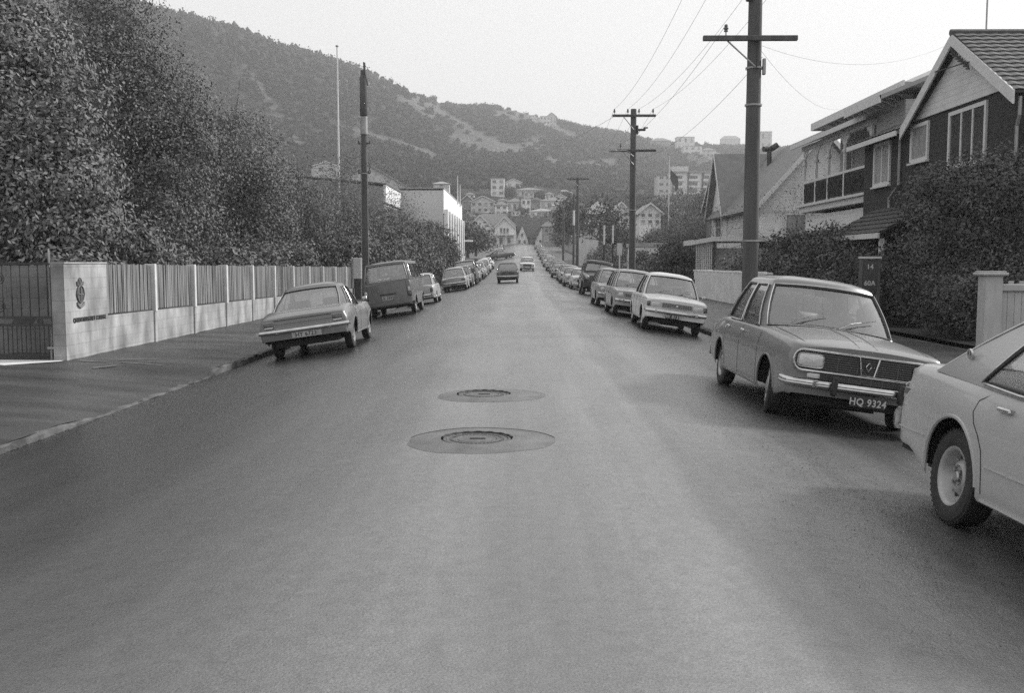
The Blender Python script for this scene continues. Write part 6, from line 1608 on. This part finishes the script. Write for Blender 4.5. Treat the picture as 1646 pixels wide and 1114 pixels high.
# skyline houses
SK = [(1046, 1078, 239, 222, 'hip', 'wall_grey', 'long grey house on the skyline right of the second power pole'), (1088, 1116, 244, 221, 'flat', 'wall_white', 'boxy white house on the skyline left of the nearest pole'),
      (1099, 1128, 251, 236, 'flat', 'wall_white', 'white house one row below the boxy skyline house'), (1128, 1150, 252, 238, 'hip', 'wall_cream', 'pale house right of the two white skyline houses'),
      (1160, 1190, 234, 218, 'hip', 'wall_grey', 'grey hipped house on the skyline touching the nearest pole'), (1212, 1240, 244, 213, 'flat', 'wall_cream', 'tall pale house on the skyline just right of the nearest pole'),
      (1216, 1244, 262, 247, 'hip', 'wall_white', 'white house below the tall skyline house'), (1276, 1292, 250, 232, 'hip', 'wall_cream', 'last small house on the skyline before the villa roof'),
      (868, 884, 202, 188, 'flat', 'wall_white', 'small white house high on the bare ridge'), (879, 894, 200, 182, 'gable', 'wall_cream', 'small gabled house on the ridge beside the high white house'), (852, 862, 194, 186, 'flat', 'wall_white', 'tiny pale house farthest left on the bare ridge'),
      (1140, 1160, 262, 244, 'hip', 'wall_cream', 'cream house halfway below the skyline left of the nearest pole'), (1150, 1172, 284, 260, 'flat', 'wall_cream', 'pale block of flats right of the apartment block roof'), (1122, 1140, 266, 253, 'gable', 'wall_grey', 'small grey gabled house above the apartment block'),
      (1104, 1120, 262, 250, 'gable', 'wall_grey', 'dim little house left above the apartment block')]
for (a, b, yb, yt, rf_, wl, lab) in SK: hh(lab, a, b, yb, yt, rf_, 'y' if rf_ == 'gable' else 'x', wl, 'roof_iron', d0=520, storeys=2, nw=3, lift=.5)
def apartments():
    Y = 415; x, z = at(1102, 325, Y); s = Y/FPX; root = empty('apartment_block', (x, Y, z)); tag(root, 'pale multi storey apartment block with dark vertical strips on the right hillside', 'building')
    w = 89*s/2; w0 = (1080-1102)*s; H = (325-278)*s
    MB().box(w0, w, 0, 12, -14, H).build('wall', M['wall_white'], root)
    MB().box(-w, w0-.004, .8, 11, -14, H-1.4).build('stair_wing', M['wall_cream'], root)
    MB().box(w0-.3, w+.5, -.9, 12, H+.002, H+.5).build('roof', M['roof_pale'], root)
    MB().box(w0+.2, w0+7, 2, 8, H+.502, H+2.8).build('lift_house', M['wall_cream'], root)
    for fx_ in (0., .36, .70): MB().box(w0+.1+fx_*(w-w0), w0+1.1+fx_*(w-w0), -.35, -.004, -14, H).build('dark_strip', M['wall_dark'], root)
    for st_ in range(5):
        zz = H - 2.6 - st_*2.75
        for fx_ in (.16, .52, .86): 
            window(root, Matrix.Translation((w0 + fx_*(w-w0), 0, zz)), 3.0, 1.3, 3, fr=.06, sill=False, pane='pane_dark')
            MB().box(w0 + fx_*(w-w0)-2.1, w0 + fx_*(w-w0)+2.1, -.8, -.004, zz-1.0, zz-.15).build('balcony', M['wall_white'], root)
        window(root, Matrix.Translation((-w+1.6, .8, zz)), 1.6, 1.1, 2, fr=.06, sill=False); window(root, Matrix.Translation((-w+4.0, .8, zz)), .8, 1.1, 1, fr=.06, sill=False)
apartments()
# garden trees round the far houses
k = 200
for (px, py, Y, h, r_, m_, lab) in ((765, 398, 160, 4.6, 2.3, 'mid', 'spreading tree left of the street beyond the white building'), (752, 400, 152, 4.5, 2.6, 'dark', 'dark bush beside the canopy of the white building'), (748, 385, 210, 4.6, 2.4, 'mid', 'tree in front of the end villa on its left'),
        (905, 392, 205, 5, 1.6, 'mid', 'tree right of the end of the street'), (914, 380, 160, 7.2, 2.0, 'dark', 'dark upright tree between the far poles'), (868, 372, 275, 6, 4.0, 'mid', 'tree crowns behind the steep roofed house'), (885, 374, 285, 6, 4.5, 'grey', 'pale tree above the grey house at the street end'),
        (838, 366, 285, 5, 3.5, 'dark', 'dark tree above the steep white gable'), (735, 366, 270, 10, 5, 'mid', 'large tree behind the white building'), (812, 362, 300, 3.0, 2.2, 'mid', 'tree between the villa and the hillside houses'),
        (868, 330, 395, 3, 1.8, 'dark', 'dark tree among the upper hillside houses'), (818, 321, 385, 4, 2.5, 'dark', 'dark tree below the tower house'), (925, 352, 260, 4.5, 2.4, 'dark', 'dark tree left of the pale roofed villa'),
        (1052, 372, 170, 7, 4, 'mid', 'tree right of the second pole before the white gabled house'), (1090, 362, 230, 9, 6, 'mid', 'broad tree at the foot of the apartment block'), (1125, 360, 240, 10, 6, 'mid', 'broad tree right below the apartment block'), (1150, 350, 230, 9, 5, 'dark', 'dark tree beside the dark roofed house'), (965, 388, 115, 6, 3, 'dark', 'dark leaning tree above the plain pale wall')):
    x = at(px, py, Y)[0]; z = G(x, Y) - .2 if Y > 262 else at(px, py, Y)[1] - 1.0
    tree('garden_tree', lab, x, Y, [(0,0,h*.58,r_,r_,h*.40), (.5*r_,0,h*.45,r_*.75,r_*.7,h*.32), (-.55*r_,0,h*.45,r_*.7,r_*.7,h*.3)], 2600, .55 if Y > 150 else .35, m_, k, 'tree', 'garden trees round the far houses', .2, .6, per=14, limbs=6, z0=z, fill=.2); k += 1

# ------------------------------------------------------------------ cars
GL, GRR = 'cars parked along the left kerb', 'cars parked along the right kerb'
ren = make_renault(); tag(ren, 'grey four door sedan with plate HQ 9324, parked at right facing the camera', 'car', GRR); ground_pose(ren, 3.34, 11.75, math.pi)
near = make_near_sedan(); tag(near, 'pale cream sedan cut by the right edge, nearest car steel rear wheel in view', 'car', GRR); ground_pose(near, 3.33, 4.72, math.pi)
aven = make_square_sedan(); tag(aven, 'white square fronted sedan with a dark number plate, behind the near grey sedan', 'car', GRR); ground_pose(aven, 3.76, 26.2, math.pi - R(1))
wag = make_square_sedan('paint_light', wagon=True, roundlamp=True, plate=''); tag(wag, 'pale grey station wagon directly behind the white square sedan', 'car', GRR); ground_pose(wag, 3.55, 32.2, math.pi)
cok = make_coke_sedan(); tag(cok, 'silver fastback sedan with waisted sides and full width bumper, nearest car on the left', 'car', GL); ground_pose(cok, -4.16, 20.95, R(2.0))
van = make_van(); tag(van, 'grey panel van with a big rear window and stickers, parked beside the dark timber pole', 'van', GL); ground_pose(van, -4.42, 35.6, 0)
trk = make_old_truck(); tag(trk, 'old black high bonneted van with a divided windscreen, parked on the right', 'van', GRR); ground_pose(trk, 3.95, 53.3, math.pi)
mini = make_mini('paint_offwhite'); tag(mini, 'small pale hatchback parked just ahead of the grey van', 'car', GL); ground_pose(mini, -4.32, 44.2, 0)
def park(src, x, y, yaw, lab, m, group, label_name=None):
    c = copy_tree(src); c['label'] = lab; c['group'] = group; ground_pose(c, x, y, yaw); recolour(c, M[m]); return c
for i in range(1): pass
park(wag, 3.52, 38.6, math.pi, 'second pale station wagon, just in front of the old black van', 'paint_light', GRR)
park(mini, 3.70, 62.5, math.pi, 'small light hatchback half hidden behind the old black van', 'paint_white', GRR)
park(mini, 3.50, 67.8, math.pi, 'light small car with an upright roof, beyond the old black van on the right', 'paint_offwhite', GRR)
RL = [(3.6, 75.5, aven, 'paint_light', 'third car beyond the old black van on the right, light grey sedan'), (3.75, 83, cok, 'paint_mid', 'fourth car beyond the old black van on the right, mid grey sedan'),
      (3.45, 91, wag, 'paint_silver', 'fifth car beyond the old black van on the right, grey wagon'), (3.7, 104, ren, 'paint_silver', 'sixth car beyond the old black van on the right, grey sedan'),
      (3.5, 113, aven, 'paint_mid', 'seventh car beyond the old black van on the right, mid grey sedan'), (3.5, 124, cok, 'paint_light', 'eighth car beyond the old black van on the right'),
      (3.5, 137, wag, 'paint_mid', 'ninth car beyond the old black van on the right'), (3.5, 152, ren, 'paint_mid', 'tenth car beyond the old black van, grey and tiny'),
      (3.5, 170, aven, 'paint_dark', 'eleventh car beyond the old black van, dark and tiny'), (3.7, 190, cok, 'paint_silver', 'twelfth car beyond the old black van, near the street end'), (3.5, 212, wag, 'paint_mid', 'farthest parked car on the right near the street end')]
for x, y, s_, m_, lab in RL: park(s_, x, y, math.pi, lab, m_, GRR)
LL = [(-4.1, 63.2, aven, 'paint_offwhite', 'light flat booted sedan with dark tail lamps, second car beyond the van on the left'), (-4.1, 69.6, ren, 'paint_mid', 'grey sedan tucked behind the light flat booted sedan on the left'),
      (-4.1, 76, van, 'paint_dark', 'dark van roof showing over the row of parked cars on the left'), (-4.1, 82.6, wag, 'paint_light', 'light wagon in the left row beyond the second van'),
      (-4.1, 89.3, cok, 'paint_mid', 'mid grey sedan in the middle of the left row'), (-4.1, 96, ren, 'paint_light', 'light sedan behind the mid grey one in the left row'), (-4.1, 103, aven, 'paint_mid', 'grey sedan far along the left row'),
      (-4.1, 111, wag, 'paint_white', 'white wagon near the far end of the left row'), (-4.1, 120, cok, 'paint_white', 'last white car of the left row before the dark turning car'), (-4.3, 196, ren, 'paint_light', 'pale car beyond the dark turning car on the left'), (-4.3, 215, mini, 'paint_dark', 'dark little car farthest up the street on the left')]
for x, y, s_, m_, lab in LL: park(s_, x, y, 0, lab, m_, GL)
park(aven, -.95, 71.2, 0, 'dark sedan driving away in the middle of the street', 'paint_dark', 'cars driving on the street')
park(ren, .62, 108, math.pi, 'white sedan driving toward the camera beyond the dark one', 'paint_white', 'cars driving on the street')
park(cok, -3.1, 152, R(-62), 'dark car standing crosswise at the far end of the left row', 'paint_dark', 'cars driving on the street')

# ------------------------------------------------------------------ manholes
M['cover'] = mat('cast_iron_cover', .12, .5, .25, 14, .5, metal=.4, bump=.5, bscale=60)
M['patch'] = mat('newer_asphalt_patch', .118, .45, .35, 3, .5, bump=.5, bscale=90)
M['cut'] = mat('saw_cut', .02, .8)
def manhole(label, x, y, pr, cr, ox, sx=1.):
    z = road(x, y); root = empty('manhole', (x, y, z)); tag(root, label, 'manhole', 'manholes in the roadway')
    def zz(u, v): return road(x+u, y+v) - z
    rg = random.Random(int(y*10)); n = 72; rim = [(ox + pr*sx*(1+.02*math.sin(k*.31)+.012*math.sin(k*.8+1))*math.cos(2*math.pi*k/n), pr*(1+.03*math.sin(k*.26+2)+.012*math.sin(k*.7))*math.sin(2*math.pi*k/n)) for k in range(n)]
    V = []; lv = (0, .5, .85, 1.); zl = (.020, .013, .0055, .0012)
    inner = [(cr*1.06*(1+.02*rg.uniform(-1,1))*math.cos(2*math.pi*k/n), cr*1.06*(1+.02*rg.uniform(-1,1))*math.sin(2*math.pi*k/n)) for k in range(n)]
    for f, h in zip(lv, zl):
        for k in range(n):
            u = inner[k][0]*(1-f) + rim[k][0]*f; v = inner[k][1]*(1-f) + rim[k][1]*f; V.append((u, v, zz(u, v) + h))
    V += [(a, b, zz(a, b) + .001) for a, b in inner]
    F = [(l*n+k, l*n+(k+1) % n, (l+1)*n+(k+1) % n, (l+1)*n+k) for l in range(3) for k in range(n)] + [(k, (k+1) % n, 4*n+(k+1) % n, 4*n+k) for k in range(n)]
    MB().add(V, F).build('asphalt_patch', M['patch'], root, smooth=30)
    if pr > .58: j = MB(); j.tube([(u*1.003, v*1.003, zz(u, v)+.002) for u, v in rim[2:34]], .004, 4); j.build('saw_cut', M['cut'], root)
    c = MB(); c.lathe([(cr*1.06, .002), (cr*1.0, .003), (cr*.99, .014), (cr*.93, .015), (cr*.925, .006), (cr*.90, .006), (cr*.895, .011), (cr*.60, .011), (cr*.595, .006), (cr*.57, .006), (cr*.565, .012), (cr*.30, .012), (.001, .012)], (0, 0, .0), 'z', 40)
    for k in range(40):
        a = 2*math.pi*k/40; c.box(cr*.76*math.cos(a)-.012, cr*.76*math.cos(a)+.012, cr*.76*math.sin(a)-.010, cr*.76*math.sin(a)+.010, .011, .0165)
    co = c.build('cover', M['cover'], root, smooth=30)
    k_ = MB(); k_.box(-.06, .07, -.012, .012, .0125, .0185); k_.build('key_slot', M['cut'], co)
    w_ = MB(); w_.tube([(cr*1.03*math.cos(a), cr*1.03*math.sin(a), .016 + .003*math.sin(a*17)) for a in np.linspace(.1, math.pi-.1, 40)], .011, 5); w_.build('worn_rim', M['cut'], root)
X, _ = at(763, 712, 8.2); manhole('nearer manhole with a deep worn rim inside an oval asphalt patch', -.37, 8.15, .60, .285, .03, 1.03)
manhole('farther manhole flush in a smaller dark asphalt patch', -.42, 10.95, .56, .285, .08, 1.08)

# ------------------------------------------------------------------ leaf litter and grit by the near cars
rg = np.random.default_rng(9); n = 1900
X = rg.normal(2.2, .32, n); Y = rg.normal(6.9, 1.6, n); keep = (np.abs(X-2.15-.10*(Y-6.9)*.3) < .9) & (Y > 3.4) & (Y < 12); X, Y = X[keep], Y[keep]
Z = np.array([road(a, b) for a, b in zip(X, Y)]) + .006
V, F = leaf_quads(np.stack([X, Y, Z], 1), .014, rg); V[:, 2] = np.maximum(V[:, 2]*.0 + np.repeat(Z, 4) + rg.uniform(0, .006, len(V)), 0 + np.repeat(Z, 4))
tag(fast_mesh('leaf_litter', V, F, mat('litter', .045, .9, .6, 30)), kind='stuff')
n = 2600; Y = rg.uniform(3, 40, n); X = KL + np.abs(rg.normal(0, .14, n)) + .02; Z = np.array([road(a, b) for a, b in zip(X, Y)]) + .006
V, F = leaf_quads(np.stack([X, Y, Z], 1), .022, rg); V[:, 2] = np.repeat(Z, 4) + rg.uniform(0, .01, len(V))
tag(fast_mesh('gutter_litter', V, F, mat('gutter_grit', .11, .9, .6, 30)), kind='stuff')
# ------------------------------------------------------------------ the damp air
hz = MB(); hz.box(-1900, 1900, -120, 3300, -40, 330); hm = bpy.data.materials.new('haze'); hm.use_nodes = True
N = hm.node_tree.nodes; N.clear(); o_ = N.new('ShaderNodeOutputMaterial'); pv = N.new('ShaderNodeVolumePrincipled'); pv.inputs['Color'].default_value = (.93, .93, .93, 1); pv.inputs['Density'].default_value = .00050; pv.inputs['Anisotropy'].default_value = .2
hm.node_tree.links.new(pv.outputs[0], o_.inputs[1]); ho = hz.build('haze', hm); tag(ho, kind='stuff')
